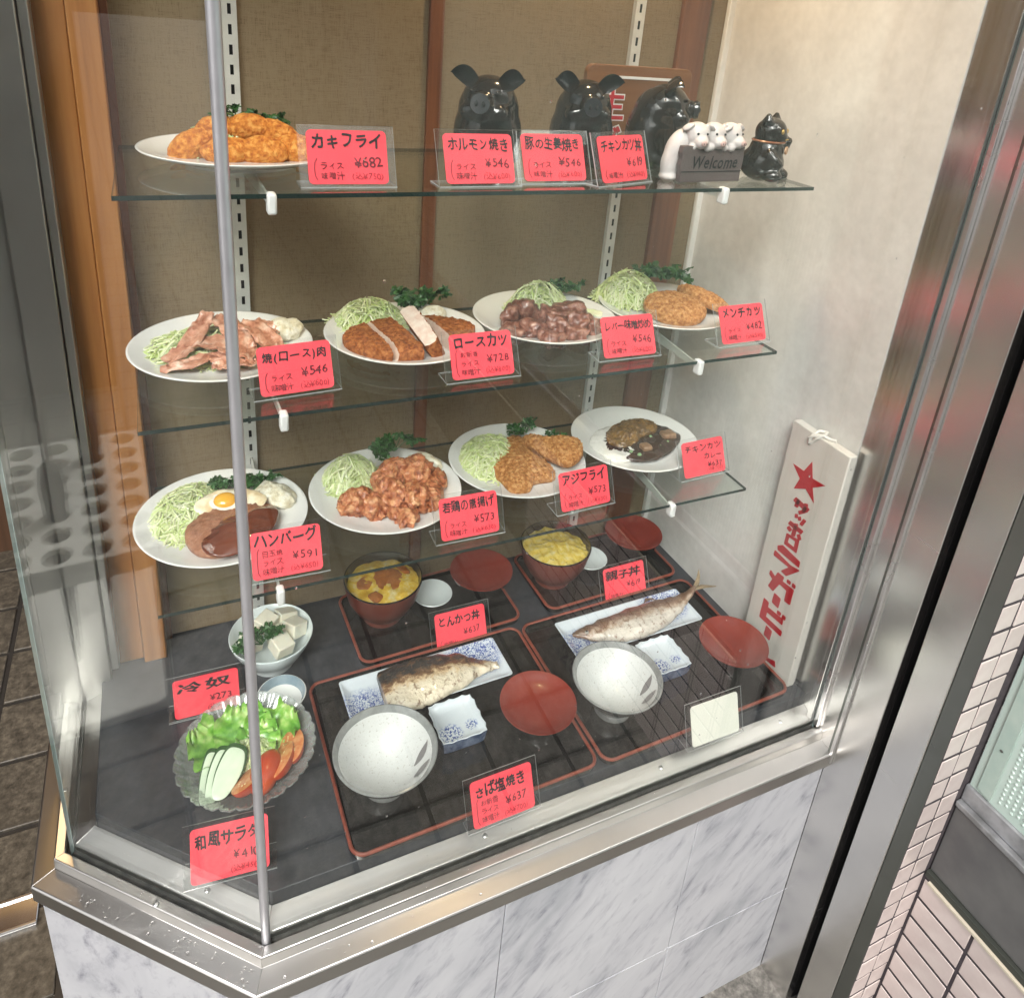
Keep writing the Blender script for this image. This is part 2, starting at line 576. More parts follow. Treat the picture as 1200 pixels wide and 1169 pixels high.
def mat_sometsuke(name, mode):
    """white porcelain with cobalt brushwork"""
    m, nt, p = nodes_of(name)
    tc = N(nt, "ShaderNodeTexCoord")
    co = tc.outputs["Object"]
    sx = N(nt, "ShaderNodeSeparateXYZ"); L(nt, co, sx.inputs[0])
    def blob(cx, cy, r):
        cv = N(nt, "ShaderNodeCombineXYZ"); cv.inputs[0].default_value = cx; cv.inputs[1].default_value = cy
        xy = N(nt, "ShaderNodeCombineXYZ"); L(nt, sx.outputs[0], xy.inputs[0]); L(nt, sx.outputs[1], xy.inputs[1])
        d = N(nt, "ShaderNodeVectorMath", operation='DISTANCE'); L(nt, xy.outputs[0], d.inputs[0]); L(nt, cv.outputs[0], d.inputs[1])
        mr = N(nt, "ShaderNodeMapRange"); mr.inputs[1].default_value = r * .6; mr.inputs[2].default_value = r; mr.inputs[3].default_value = 1; mr.inputs[4].default_value = 0
        L(nt, d.outputs["Value"], mr.inputs[0])
        return mr.outputs[0]
    if mode == 'fish':
        b1, b2 = blob(-.118, -.026, .058), blob(.105, .03, .06)
        brush = tex_noise(nt, co, 190, 3, .6, 2.0); th = (.47, .55)
    else:
        b1, b2 = blob(-.018, -.02, .024), blob(.022, -.012, .012)
        brush = tex_noise(nt, co, 230, 2, .5, 1.0); th = (.5, .56)
    mx = N(nt, "ShaderNodeMath", operation='MAXIMUM'); L(nt, b1, mx.inputs[0]); L(nt, b2, mx.inputs[1])
    bw = ramp(nt, brush, [(th[0], (0, 0, 0)), (th[1], (1, 1, 1))])
    mu = N(nt, "ShaderNodeMath", operation='MULTIPLY'); L(nt, mx.outputs[0], mu.inputs[0]); L(nt, bw, mu.inputs[1])
    L(nt, ramp(nt, mu.outputs[0], [(0, (.60, .655, .70)), (.35, (.32, .38, .56)), (1, (.06, .09, .28))]), p.inputs["Base Color"])
    p.inputs["Roughness"].default_value = .12
    p.inputs["Coat Weight"].default_value = .3
    return m


def hazy_smeared_glass(name):
    """shop window: clear pane with faint dust, wipe marks and dried rain runs that imitate reflected haze"""
    m = thin_glass(name, (.972, .985, .978), .045, 0.0, .03, (.82, .84, .86))
    nt = m.node_tree
    mm = [n for n in nt.nodes if n.type == 'MIX_SHADER' and any(l.from_node.type == 'BSDF_DIFFUSE' for i in n.inputs for l in i.links)][0]
    g = N(nt, "ShaderNodeNewGeometry")
    mp = N(nt, "ShaderNodeMapping"); mp.inputs["Scale"].default_value = (26, 26, 1.6)
    L(nt, g.outputs["Position"], mp.inputs["Vector"])
    runs = ramp(nt, tex_noise(nt, mp.outputs[0], 1.0, 5, .6), [(.5, (0, 0, 0)), (.75, (1, 1, 1))])
    wipe = ramp(nt, tex_noise(nt, g.outputs["Position"], 3.2, 5, .6, 1.2), [(.35, (0, 0, 0)), (.75, (1, 1, 1))])
    a = N(nt, "ShaderNodeMath", operation='MULTIPLY_ADD'); a.inputs[1].default_value = .005; a.inputs[2].default_value = .0
    L(nt, wipe, a.inputs[0])
    b = N(nt, "ShaderNodeMath", operation='MULTIPLY_ADD'); b.inputs[1].default_value = .007
    L(nt, runs, b.inputs[0]); L(nt, a.outputs[0], b.inputs[2])
    L(nt, b.outputs[0], mm.inputs[0])  # pale film on the pane stands in for hazy reflections
    return m


GLASS = hazy_smeared_glass("window glass")
SHELFGLASS = thin_glass("shelf glass", (.945, .975, .96), .05)
ACRYL = thin_glass("clear acrylic", (.985, .99, .99), .05, .03)
BOWLGLASS = thin_glass("pressed glass", (.90, .93, .91), .10, .06, .20, (.82, .85, .83))
EDGE = mat("green glass edge", (.014, .028, .024), .12)
EDGE_A = thin_glass("acrylic cut edge", (.85, .87, .87), .12, .1, .55, (.70, .72, .72))
EDGE_L = mat("pale glass edge", (.42, .52, .50), .12)
STEEL = mat_steel("brushed steel")
STEEL_H = mat_steel("brushed steel sill", (.50, .49, .47), .33, (4, 220, 220), .02, .3)
STEEL_POL = mat_steel("smooth steel bead", (.74, .74, .74), .28, (4, 4, 4), .0, 0)
DARKSTEEL = mat_steel("tarnished steel", (.26, .275, .26), .30, (8, 8, 120), .02, 0)
LEAD = mat("grey anodised tube", (.50, .50, .53), .36, .7, (.58, .58, .61), ns=18, rv=.05)
BLACKREC = mat("black rubber", (.008, .008, .008), .7)
PUTTY = mat("grey weathered sealant", (.035, .036, .034), .45, c2=(.09, .088, .082), ns=60, bump=.4, bs=120)
FABRIC = mat_fabric()
ORANGEW = mat_wood("orange varnished wood", (.27, .105, .028), (.35, .145, .040), (.41, .185, .058), (50, 50, 2.5))
SIGNW = mat_wood("sign board wood", (.13, .05, .014), (.17, .068, .02), (.21, .09, .03), (3, 50, 60))
BROWNW = mat_wood("brown varnished wood", (.11, .038, .016), (.155, .058, .024), (.2, .08, .034), (70, 70, 3))
DARKW = mat_wood("dark wood", (.05, .025, .014), (.075, .038, .02), (.1, .05, .028), (40, 40, 2))
MARBLE = mat_marble()
WALLM = mat_wallmarble()
WHITEP = mat("white enamel", (.74, .74, .72), .35, c2=(.68, .68, .66), ns=40)
GALV = mat("white slotted rail", (.66, .67, .64), .4, .2, c2=(.56, .57, .55), ns=25)
SLATE = mat("dark slate board", (.028, .031, .037), .42, c2=(.045, .048, .056), ns=35, bump=.12, bs=500, rv=.08)
TILE = mat("pinkish ceramic tile", (.53, .45, .43), .28, c2=(.60, .525, .50), ns=22, coat=.25, objrand=.07, bump=.05, bs=200)
GROUT = mat("dark grout", (.035, .028, .034), .9, c2=(.06, .05, .055), ns=80)
GREENG = mat("pale green figured glass", (.43, .55, .50), .16, c2=(.50, .60, .55), ns=8, coat=.6)
GREENF = mat("green painted bead", (.33, .43, .39), .35, c2=(.40, .49, .44), ns=30)
GREYFR = mat("grey painted steel rail", (.115, .115, .118), .4, .3, c2=(.16, .16, .158), ns=12, bump=.1, bs=300)
SILLGREY = mat("weathered aluminium", (.22, .225, .23), .42, .5, c2=(.42, .43, .45), ns=16, lo=.42, hi=.62)
PORC = mat("white porcelain", (.74, .74, .72), .10, coat=.4, c2=(.72, .72, .70), ns=8)
PORCB = mat("bluish porcelain", (.70, .76, .77), .12, coat=.4)
PORCG = mat("grey glaze band", (.20, .21, .205), .18, c2=(.27, .28, .275), ns=60, coat=.3)
SPECK = mat("speckled cream glaze", (.60, .61, .60), .22, c2=(.40, .385, .35), ns=260, lo=.60, hi=.70, coat=.3, bump=.1, bs=90)
LACQB = mat("black lacquer", (.011, .010, .009), .13, coat=.5, bump=.02, bs=60)
LACQR = mat("red lacquer", (.225, .034, .022), .30, coat=.25, c2=(.20, .030, .020), ns=12)
LACQO = mat("red-brown lacquer", (.17, .038, .022), .28, coat=.3, c2=(.145, .033, .02), ns=10)
RIMRED = mat("vermilion tray rim", (.19, .046, .028), .35, c2=(.25, .062, .038), ns=60)
REDCARD = mat("fluorescent red card", (.93, .062, .088), .62, c2=(.95, .078, .105), ns=14)
WHITECARD = mat("white card", (.76, .76, .68), .6)
INK = mat("black marker ink", (.018, .012, .016), .6)
INKR = mat("dark red ink", (.13, .010, .020), .6)
INKF = mat("faint red ink", (.36, .015, .03), .6)
BLACKGL = mat("black ceramic glaze", (.007, .005, .004), .14, coat=.25, c2=(.012, .007, .005), ns=30)
GOLD = mat("gold paint", (.55, .38, .12), .35, .7)
CREAM = mat("white resin", (.60, .565, .55), .5, c2=(.55, .49, .475), ns=60, bump=.2, bs=150)
BLUSH = mat("pinkish resin", (.50, .34, .31), .5)
SLABW = mat("brown resin plank", (.085, .062, .06), .6, c2=(.12, .09, .085), stretch=(10, 10, 120), bump=.3, bs=1)
BOARDW = mat("white painted board", (.63, .60, .55), .45, c2=(.67, .64, .59), ns=20, bump=.06, bs=80)
SIGNRED = mat("crimson sign paint", (.42, .014, .024), .4, c2=(.45, .02, .028), ns=30)
ROPE = mat("white cord", (.72, .70, .66), .8, bump=.6, bs=700)
CABB = mat("shredded cabbage", (.46, .58, .20), .38, c2=(.63, .69, .37), c3=(.73, .74, .54), island=True, sss=.1, sssr=.003)
CABBIN = mat("shaded cabbage filler", (.26, .36, .08), .5, c2=(.40, .48, .16), ns=140, bump=.5, bs=300)  # filler dome coloured darker as the shade between the shreds
PARS = mat("parsley leaf", (.012, .055, .010), .42, c2=(.022, .085, .016), c3=(.035, .12, .025), island=True)
LETT = mat("lettuce leaf", (.10, .30, .03), .32, c2=(.20, .44, .06), c3=(.45, .60, .20), ns=45, lo=.35, hi=.68, sss=.15, coat=.3)
CUKE = mat("cucumber flesh", (.62, .74, .56), .25, c2=(.68, .78, .60), ns=70, coat=.4)
CUKESK = mat("cucumber skin", (.02, .075, .015), .3, c2=(.03, .10, .02), ns=60, coat=.3)
TOMR = mat("tomato skin", (.42, .045, .018), .22, c2=(.50, .075, .02), ns=30, coat=.5)
TOMF = mat("tomato flesh", (.60, .20, .07), .25, c2=(.68, .33, .14), ns=90, lo=.4, hi=.62, coat=.4, sss=.1)
SEED = mat("tomato seeds", (.80, .62, .30), .3, coat=.4)
FRY = mat("golden panko crust", (.40, .125, .022), .62, c2=(.50, .18, .036), c3=(.60, .27, .07), ns=150, lo=.32, hi=.68, bump=1.0, bs=230, bd=.006)
FRYD = mat("brown panko crust", (.19, .045, .008), .62, c2=(.36, .105, .02), c3=(.52, .20, .055), ns=150, lo=.32, hi=.68, bump=1.0, bs=230, bd=.006)
FRYP = mat("tan panko crust", (.30, .105, .022), .62, c2=(.50, .22, .062), c3=(.68, .39, .16), ns=150, lo=.32, hi=.68, bump=1.0, bs=230, bd=.006)
FRYO = mat("orange panko crust", (.36, .085, .006), .62, c2=(.58, .20, .022), c3=(.74, .36, .08), ns=150, lo=.32, hi=.68, bump=1.0, bs=230, bd=.006)
PORK = mat("cooked pork", (.70, .50, .40), .38, c2=(.80, .68, .58), ns=80, coat=.2, bump=.3, bs=220)
KARA = mat("fried chicken skin", (.20, .042, .012), .36, c2=(.46, .15, .055), c3=(.66, .34, .16), ns=85, lo=.34, hi=.66, bump=.9, bs=190, bd=.005, coat=.3)
YAKI = mat("glazed pork slices", (.30, .10, .05), .28, c2=(.54, .26, .165), c3=(.72, .50, .38), ns=55, lo=.33, hi=.68, coat=.45, bump=.7, bs=130, bd=.004)
LIVER = mat("glazed liver", (.10, .030, .018), .28, c2=(.235, .090, .058), c3=(.46, .27, .20), ns=75, lo=.34, hi=.72, coat=.4, bump=.7, bs=130, bd=.004)  # palest tone paints highlights into the liver's colour
HAMB = mat("hamburg meat", (.22, .085, .042), .42, c2=(.32, .14, .075), c3=(.40, .20, .12), ns=110, lo=.3, hi=.7, bump=.7, bs=240, bd=.002, coat=.2)
SAUCE = mat("brown demi-glace", (.12, .028, .012), .10, c2=(.15, .038, .017), ns=20, coat=.6)
EGGW = mat("fried egg white", (.66, .48, .27), .34, c2=(.78, .66, .44), c3=(.82, .76, .60), ns=50, coat=.3)
YOLK = mat("egg yolk", (.80, .40, .035), .16, coat=.6)
POTATO = mat("potato salad", (.58, .50, .33), .42, c2=(.74, .69, .54), c3=(.80, .77, .67), ns=95, bump=.9, bs=110, bd=.006, coat=.2)
RICE = mat("white rice", (.76, .75, .71), .42, c2=(.70, .69, .64), ns=260, bump=.9, bs=330, bd=.002)
CURRY = mat("dark curry sauce", (.030, .012, .007), .12, c2=(.05, .02, .010), ns=50, coat=.6)
CURRYCUT = mat("curry-soaked crust", (.075, .032, .008), .30, c2=(.16, .080, .015), c3=(.27, .14, .028), ns=110, lo=.3, hi=.7, coat=.4, bump=.6, bs=260)
PEA = mat("green pea", (.20, .34, .16), .3, coat=.3)
POTC = mat("potato chunk", (.20, .105, .05), .3, c2=(.34, .21, .12), ns=70, coat=.4, bump=.5, bs=150)
EGGDON = mat("half-set egg", (.60, .33, .03), .25, c2=(.72, .48, .07), c3=(.78, .66, .35), ns=65, lo=.3, hi=.72, coat=.5, bump=.5, bs=110)
EGGDON2 = mat("soft yellow egg", (.66, .44, .055), .25, c2=(.76, .58, .12), c3=(.78, .68, .36), ns=85, lo=.3, hi=.72, coat=.5, bump=.5, bs=110)
DONCUT = mat("sauced cutlet", (.30, .095, .02), .34, c2=(.42, .15, .035), ns=80, coat=.4, bump=.4, bs=200)
TOFU = mat("tofu", (.74, .70, .58), .45, c2=(.77, .735, .62), ns=50, sss=.2, bump=.15, bs=120)
FISHM = None


def mat_fish(name, dark, mid, pale, brown):
    m, nt, p = nodes_of(name)
    tc = N(nt, "ShaderNodeTexCoord")
    co = tc.outputs["Object"]
    sx = N(nt, "ShaderNodeSeparateXYZ"); L(nt, co, sx.inputs[0])
    n1 = tex_noise(nt, co, 55, 6, .65, .6)
    mr = N(nt, "ShaderNodeMapRange"); mr.inputs[1].default_value = -.032; mr.inputs[2].default_value = .036
    L(nt, sx.outputs[1], mr.inputs[0])
    ad = N(nt, "ShaderNodeMath", operation='MULTIPLY_ADD'); ad.inputs[1].default_value = .9; ad.inputs[2].default_value = -.45
    L(nt, n1, ad.inputs[0])
    su = N(nt, "ShaderNodeMath", operation='ADD'); L(nt, mr.outputs[0], su.inputs[0]); L(nt, ad.outputs[0], su.inputs[1])
    col = ramp(nt, su.outputs[0], [(.22, pale), (.42, mid), (.54, brown), (.70, dark)])
    n2 = tex_noise(nt, co, 95, 4, .6, .5)
    mx = N(nt, "ShaderNodeMix", data_type='RGBA'); L(nt, ramp(nt, n2, [(.53, (0, 0, 0)), (.66, (.85, .85, .85))]), mx.inputs[0])
    L(nt, col, mx.inputs[6]); mx.inputs[7].default_value = (*brown, 1)
    L(nt, mx.outputs[2], p.inputs["Base Color"])
    p.inputs["Roughness"].default_value = .3
    p.inputs["Coat Weight"].default_value = .45
    bp = N(nt, "ShaderNodeBump"); bp.inputs["Strength"].default_value = .8; bp.inputs["Distance"].default_value = .005
    L(nt, tex_noise(nt, co, 95, 5), bp.inputs["Height"]); L(nt, bp.outputs[0], p.inputs["Normal"])
    return m


FISH_A = mat_fish("grilled mackerel skin", (.045, .042, .040), (.58, .43, .26), (.70, .62, .48), (.20, .11, .06))
FISH_B = mat_fish("grilled silver fish skin", (.15, .095, .06), (.42, .32, .24), (.62, .57, .50), (.22, .13, .085))
SOMEF = mat_sometsuke("cobalt brushed porcelain", 'fish')
SOMED = mat_sometsuke("cobalt flower porcelain", 'dish')
COBALT = mat("cobalt rim glaze", (.035, .06, .13), .2, c2=(.16, .21, .32), ns=60, coat=.4)
WATER = mat("rain water", (1, 1, 1), .0, trans=1.0)
WATER.node_tree.nodes["Principled BSDF"].inputs["IOR"].default_value = 1.33

# ================================================================== THE SETTING
GZ = -0.66
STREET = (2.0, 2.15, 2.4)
PAVE_S, PAVE_T, PAVE_SHADED = mat_paving(True, STREET), mat_paving(False, STREET), mat_paving(False, (.72, .70, .66))  # last copy: same paving, darkened in colour for the shaded porch
g = G().box(-60, 60, -60, 60, GZ - .3, GZ - .006)
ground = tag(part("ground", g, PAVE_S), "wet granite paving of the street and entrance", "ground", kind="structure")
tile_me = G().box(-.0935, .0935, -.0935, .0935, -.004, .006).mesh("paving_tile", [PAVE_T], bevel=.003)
porch_shaded_me = tile_me.copy(); porch_shaded_me.materials[0] = PAVE_SHADED
for i in range(-6, 9):
    for j in range(-9, 9):
        x, y = -.46 + .2 * i, .94 + .2 * j
        if x > 1.0 or (-.36 < x and y > .1 and y < .8) or (x > -.2 and y > 0):
            continue
        o = bpy.data.objects.new("paving_tile", porch_shaded_me if y > .05 else tile_me)
        C.objects.link(o)
        o.location = (x, y, GZ - .006 + random.uniform(-.0012, .0012))
        o.rotation_euler = (random.uniform(-.004, .004), random.uniform(-.004, .004), 0)
        o.parent = ground

# entrance recess at the left of the case
ent = thing("entrance_porch", "dark wooden back and side walls of the shop entrance recess", "porch", (-1.6, 1.95, GZ))
part("back_wall", G().box(-1.6, 1.3, 0, .08, 0, 3.0), DARKW, ent)
part("side_wall", G().box(-1.7, -1.6, -1.9, .08, 0, 3.0), DARKW, ent)
part("ceiling", G().box(-1.7, 1.3, -1.3, .08, 3.0, 3.08), DARKW, ent)
pl_lamp = thing("porch_lamp", "warm globe lamp hanging in the shop entrance", "lamp", (-.46, 1.45, 1.50))
me_, nt_, p_ = nodes_of("lamp globe")
p_.inputs["Base Color"].default_value = (.8, .6, .35, 1)
p_.inputs["Emission Color"].default_value = (1, .62, .25, 1)
p_.inputs["Emission Strength"].default_value = 40
part("globe", G().sphere((0, 0, 0), .10, 24, 16), me_, pl_lamp)
part("cord", G().tube([(0, 0, .098), (0, 0, .842)], .004, 8), BLACKREC, pl_lamp)
trk = thing("door_track", "steel sliding door track set in the paving beside the case", "track", (-.4, .63, GZ))
part("rail_plate", G().box(-2.6, -.01, -.036, .036, -.004, .006), STEEL, trk, bevel=.002)
for yy in (-.034, .03):
    part("rail_lip", G().box(-2.6, -.01, yy, yy + .006, .006, .011), STEEL_POL, trk, bevel=.001)

# the street across, seen only as a reflection
opp = thing("opposite_building", "beige two-storey building across the street with shaded shop window", "building", (.5, -7.5, GZ))
OPPW = mat("opposite plaster", (.10, .095, .088), .8, c2=(.13, .125, .115), ns=2)
OPPD = mat("opposite dark glazing", (.03, .035, .04), .1)
part("wall", G().box(-9, 9, -.3, 0, 0, 6.2), OPPW, opp)
for k in range(-4, 5):
    w = part("window", G().box(k * 1.9 - .6, k * 1.9 + .6, 0, .03, 3.6, 5.1), OPPD, opp)
    part("window_sill", G().box(k * 1.9 - .68, k * 1.9 + .68, 0, .1, 3.48, 3.58), OPPW, w)
    part("shop_window", G().box(k * 1.9 - .85, k * 1.9 + .85, 0, .03, .5, 2.5), OPPD, opp)
part("awning", G().prism([(0, 2.95), (.7, 2.6), (.7, 2.55), (0, 2.85)], -9, 9,
     M=Matrix(((0, 0, 1, 0), (1, 0, 0, 0), (0, 1, 0, 0), (0, 0, 0, 1)))), mat("awning cloth", (.16, .05, .04), .8), opp)

ust = thing("umbrella_stand", "white umbrella stand with rows of round holes in the entrance", "umbrella stand", (-1.38, .21, GZ))
WPL = mat("white plastic", (.78, .79, .74), .45, c2=(.72, .73, .68), ns=20)
def holed_plate(nx, ny, p, r, z0, z1):
    g = G()
    K = 24
    for i in range(nx):
        for j in range(ny):
            cx, cy = (i - (nx - 1) / 2) * p, (j - (ny - 1) / 2) * p
            sq_, ci = [], []
            for k in range(K):
                a = 2 * math.pi * k / K
                c, s_ = math.cos(a), math.sin(a)
                f = p / 2 / max(abs(c), abs(s_))
                sq_.append((cx + c * f, cy + s_ * f)); ci.append((cx + c * r, cy + s_ * r))
            g.rings([[(x, y, z0) for x, y in ci], [(x, y, z1) for x, y in ci], [(x, y, z1) for x, y in sq_], [(x, y, z0) for x, y in sq_]], True, loop=True)
    return g
part("holed_top", holed_plate(7, 4, .088, .033, .545, .56), WPL, ust)
part("skirt", G().box(-.31, .31, -.178, -.1765, .50, .5595).box(-.31, .31, .1765, .178, .50, .5595).box(-.310, -.3085, -.178, .178, .50, .5595).box(.3085, .31, -.178, .178, .50, .5595), WPL, ust)
part("drip_tray", G().box(-.31, .31, -.178, .178, .02, .05), WPL, ust, bevel=.006)
for a in (-.30, .30):
    for b in (-.168, .168):
        part("leg", G().tube([(a, b, .0), (a, b, .54)], .010, 10), WPL, ust)
for i_, (hx, hy, lb, cc) in enumerate(((1, 1, "black folded umbrella standing in the white umbrella stand", (.02, .02, .022)), (-2, 0, "navy folded umbrella standing in the white umbrella stand", (.03, .04, .09)))):
    u_ = thing("folded_umbrella", lb, "umbrella", (-1.38 + hx * .088, .21 + (hy - .5) * .088, GZ + .05))
    part("canopy", G().lathe([(.004, .02), (.010, .08), (.018, .40), (.026, .60), (.020, .66), (.006, .68)], 20, cap0=True, cap1=True, wob=lambda t, r, z: 1 + .12 * math.cos(8 * t)), mat("umbrella cloth", cc, .6), u_)
    part("handle", G().tube([(0, 0, .66), (0, 0, .80), (.0, .0, .84), (.012, 0, .865), (.035, 0, .87), (.05, 0, .85), (.052, 0, .82)], .008, 10), DARKW, u_)

# ================================================================== THE DISPLAY CASE
A2, B2, E2, W2_ = (0.0, 0.0), (-.247, .227), (-.247, .50), (1.0, 0.0)
D, ZF, ZTOP = .58, .044, 1.72
SPL = -.03


def offset_poly(pts, d):
    """offsets an open polyline to its right-hand side going W -> A -> B -> E (outward = street)"""
    out = []
    for i, p in enumerate(pts):
        p = Vector(p)
        ns = []
        for a, b in ((i - 1, i), (i, i + 1)):
            if a >= 0 and b < len(pts):
                t = (Vector(pts[b]) - Vector(pts[a])).normalized()
                ns.append(Vector((-t.y, t.x)))
        if len(ns) == 1:
            out.append(p + ns[0] * d)
        else:
            h = (ns[0] + ns[1]).normalized()
            out.append(p + h * (d / h.dot(ns[0])))
    return out


PLAN = [W2_, A2, B2, E2]
# outward of W->A (direction -X): left normal (-ty, tx) = (0,-1): street side


def sweep(prof, seg):
    """closed profile [(outward, z)] along one segment of the plan, mitred at its ends"""
    r0, r1 = [], []
    for d, z in prof:
        q = offset_poly(PLAN, d)
        r0.append((q[seg].x, q[seg].y, z)); r1.append((q[seg + 1].x, q[seg + 1].y, z))
    return G().rings([r0, r1], True, True, True)


case = thing("display_case", "glass food display case with steel sill, marble base and linen back wall", "display case", (0, 0, 0))
OUTER = [(.0065, -.010), (.0075, .006), (.0085, .007), (.0205, .007), (.022, .0055), (.0225, -.012), (.050, -.0165), (.0525, -.019), (.0525, -.046), (.045, -.048), (.045, -.055), (.0065, -.055)]
INNER = [(-.0045, -.02), (-.0045, .006), (-.006, .0085), (-.0325, .020), (-.0325, -.02)]
SEAL = [(-.0045, -.018), (-.0045, -.003), (.0065, -.0055), (.0065, -.018)]
for s in range(3):
    part("steel_sill", sweep(OUTER, s), STEEL_H, case, bevel=.0008)
    part("inner_strip", sweep(INNER, s), STEEL_H, case, bevel=.0008)
    part("sealant_groove", sweep(SEAL, s), PUTTY, case)
# screws on the inner strip and the lip
scr = G().sphere((0, 0, 0), (.0042, .0042, .0018), 12, 6).mesh("screw", [STEEL_POL])
for (x, y, z) in ((-.068, .088, .0155), (-.215, .40, .0155), (-.215, .28, .0155), (-.262, .33, .0075), (-.135, .1, .0075), (.33, .019, .0155), (.66, .019, .0155), (.93, .019, .0155)):
    o = part("screw", scr, STEEL_POL, case, (x, y, z))

# floor board
q = offset_poly(PLAN, -.034)
fl = [(q[0].x, q[0].y), (q[1].x, q[1].y), (q[2].x, q[2].y), (q[3].x, D + .01), (1.0 + SPL * D, D + .01)]
part("floor_board", G().prism(fl[::-1], .0, ZF), SLATE, case, bevel=.0015)

# glass panes
def pane(a, b, z0=-.006, z1=ZTOP):
    a, b = Vector(a), Vector(b)
    t = (b - a).normalized(); n = Vector((-t.y, t.x)) * .0025
    pts = [a + n, b + n, b - n, a - n]
    g = G()
    vs = [(p.x, p.y, z0) for p in pts] + [(p.x, p.y, z1) for p in pts]
    g.add(vs, [(0, 1, 5, 4), (2, 3, 7, 6)], 0)
    g.add(vs, [(0, 3, 2, 1), (4, 5, 6, 7), (1, 2, 6, 5), (3, 0, 4, 7)], 1)
    return g
def along(a, b, d):
    a, b = Vector(a), Vector(b)
    return a + (b - a).normalized() * d
part("glass_pane", pane(along(W2_, A2, .002), along(A2, W2_, .003)), [GLASS, EDGE_L], case, smooth=False)
part("glass_pane", pane(along(A2, B2, .003), along(B2, A2, .001)), [GLASS, EDGE_L], case, smooth=False)
part("glass_pane", pane(along(B2, E2, .0045), E2), [GLASS, EDGE_L], case, smooth=False)
part("corner_rod", G().tube([(0, -.001, -.004), (0, -.001, .5), (0, -.001, 1.1), (0, -.001, ZTOP)], .0060, 16), LEAD, case)

# marble base panels
def base_panel(p0, p1, z0, z1, off=.043, th=.02):
    p0, p1 = Vector(p0), Vector(p1)
    t = (p1 - p0).normalized(); n = Vector((-t.y, t.x))
    g = G()
    pts = [p0 + t * .0008, p1 - t * .0008, p1 - t * .0008 - n * th, p0 + t * .0008 - n * th]
    return g.prism([(p.x, p.y) for p in pts][::-1], z0, z1)
qb = offset_poly(PLAN, .0435)
xs = [1.0, .71, .345, qb[1].x]
for zz in ((GZ, -.4115), (-.4095, -.0555)):
    for a, b in zip(xs, xs[1:]):
        part("marble_panel", base_panel((a, qb[0].y), (b, qb[0].y), *zz), MARBLE, case, bevel=.0008)
    part("marble_panel", base_panel(qb[1], qb[2], *zz), MARBLE, case, bevel=.0008)
    part("marble_panel", base_panel(qb[2], qb[3], *zz), MARBLE, case, bevel=.0008)

# back wall: linen panels between brown battens
for x0, x1 in ((-.10, .3735), (.3965, .867), (.927, .985)):
    part("linen_panel", G().box(x0, x1, D, D + .012, .0, ZTOP), FABRIC, case)
part("wood_batten", G().box(.3725, .3975, D - .008, D + .012, ZF, ZTOP), BROWNW, case, bevel=.0015)
part("wood_batten", G().box(.866, .928, D - .010, D + .012, ZF, ZTOP), BROWNW, case, bevel=.0015)
part("back_board", G().box(-.3, 1.1, D + .013, D + .04, -.06, ZTOP + .03), DARKW, case)
# right wall of stone board
xw = lambda y: 1.0 + SPL * y
part("stone_wall_panel", G().prism([(xw(.0655), .0655), (1.05, .0655), (1.05, D + .012), (xw(D), D + .012)], .0, ZTOP), WALLM, case)
part("corner_trim", G().box(xw(D) - .012, xw(D) + .002, D - .012, D - .0005, ZF, ZTOP), WHITEP, case, bevel=.002)
# left: varnished post with its dark edge
part("wood_post", G().box(-.186, -.1455, D - .045, D + .012, ZF, ZTOP), ORANGEW, case, bevel=.002)
part("wood_post", G().box(-.1445, -.107, D - .058, D + .012, ZF, ZTOP), ORANGEW, case, bevel=.002)
part("wood_batten", G().box(-.1068, -.096, D - .012, D + .012, ZF, ZTOP), BROWNW, case, bevel=.001)
part("ceiling_panel", G().box(-.3, 1.05, -.02, D + .03, ZTOP, ZTOP + .03), WHITEP, case)

# slotted rails that carry the shelf brackets
def rail(x):
    g = G()
    y0, y1, w = D - .011, D - .0005, .0105
    g.box(x - w, x - w + .0015, y0, y1, .05, ZTOP - .01)
    g.box(x + w - .0015, x + w, y0, y1, .05, ZTOP - .01)
    sl, pitch = .0026, .0285
    z = .06
    yb = y0 + .0014
    g.box(x - w + .0015, x - sl, y0, yb, .05, ZTOP - .01)
    g.box(x + sl, x + w - .0015, y0, yb, .05, ZTOP - .01)
    zp = .05
    while z < ZTOP - .04:
        g.box(x - sl, x + sl, y0, yb, zp, z)
        zp = z + .0145
        z += pitch
    g.box(x - sl, x + sl, y0, yb, zp, ZTOP - .01)
    return g
X1, X2 = .063, .771
for x in (X1, X2):
    r_ = part("shelf_rail", rail(x), GALV, case, smooth=False)
    part("slot_shade", G().box(x - .008, x + .008, D - .0045, D - .002, .05, ZTOP - .01), BLACKREC, r_)  # black strip set behind the slots as their shade

# ------------------------------------------------------------------ steel post left, jamb right, tiled wall, door
post = thing("steel_door_post", "brushed steel door post at the end of the case beside the entrance", "post", (-.24, .54, GZ))
STEEL_D = mat_steel("dull steel post", (.46, .455, .44), .38)
part("front_sheet", G().box(-.06, .042, -.040, .06, 0, 3.0), STEEL_D, post, bevel=.002)
part("edge_fold", G().box(.0435, .056, -.034, .06, .72, 3.0), STEEL_D, post, bevel=.002)

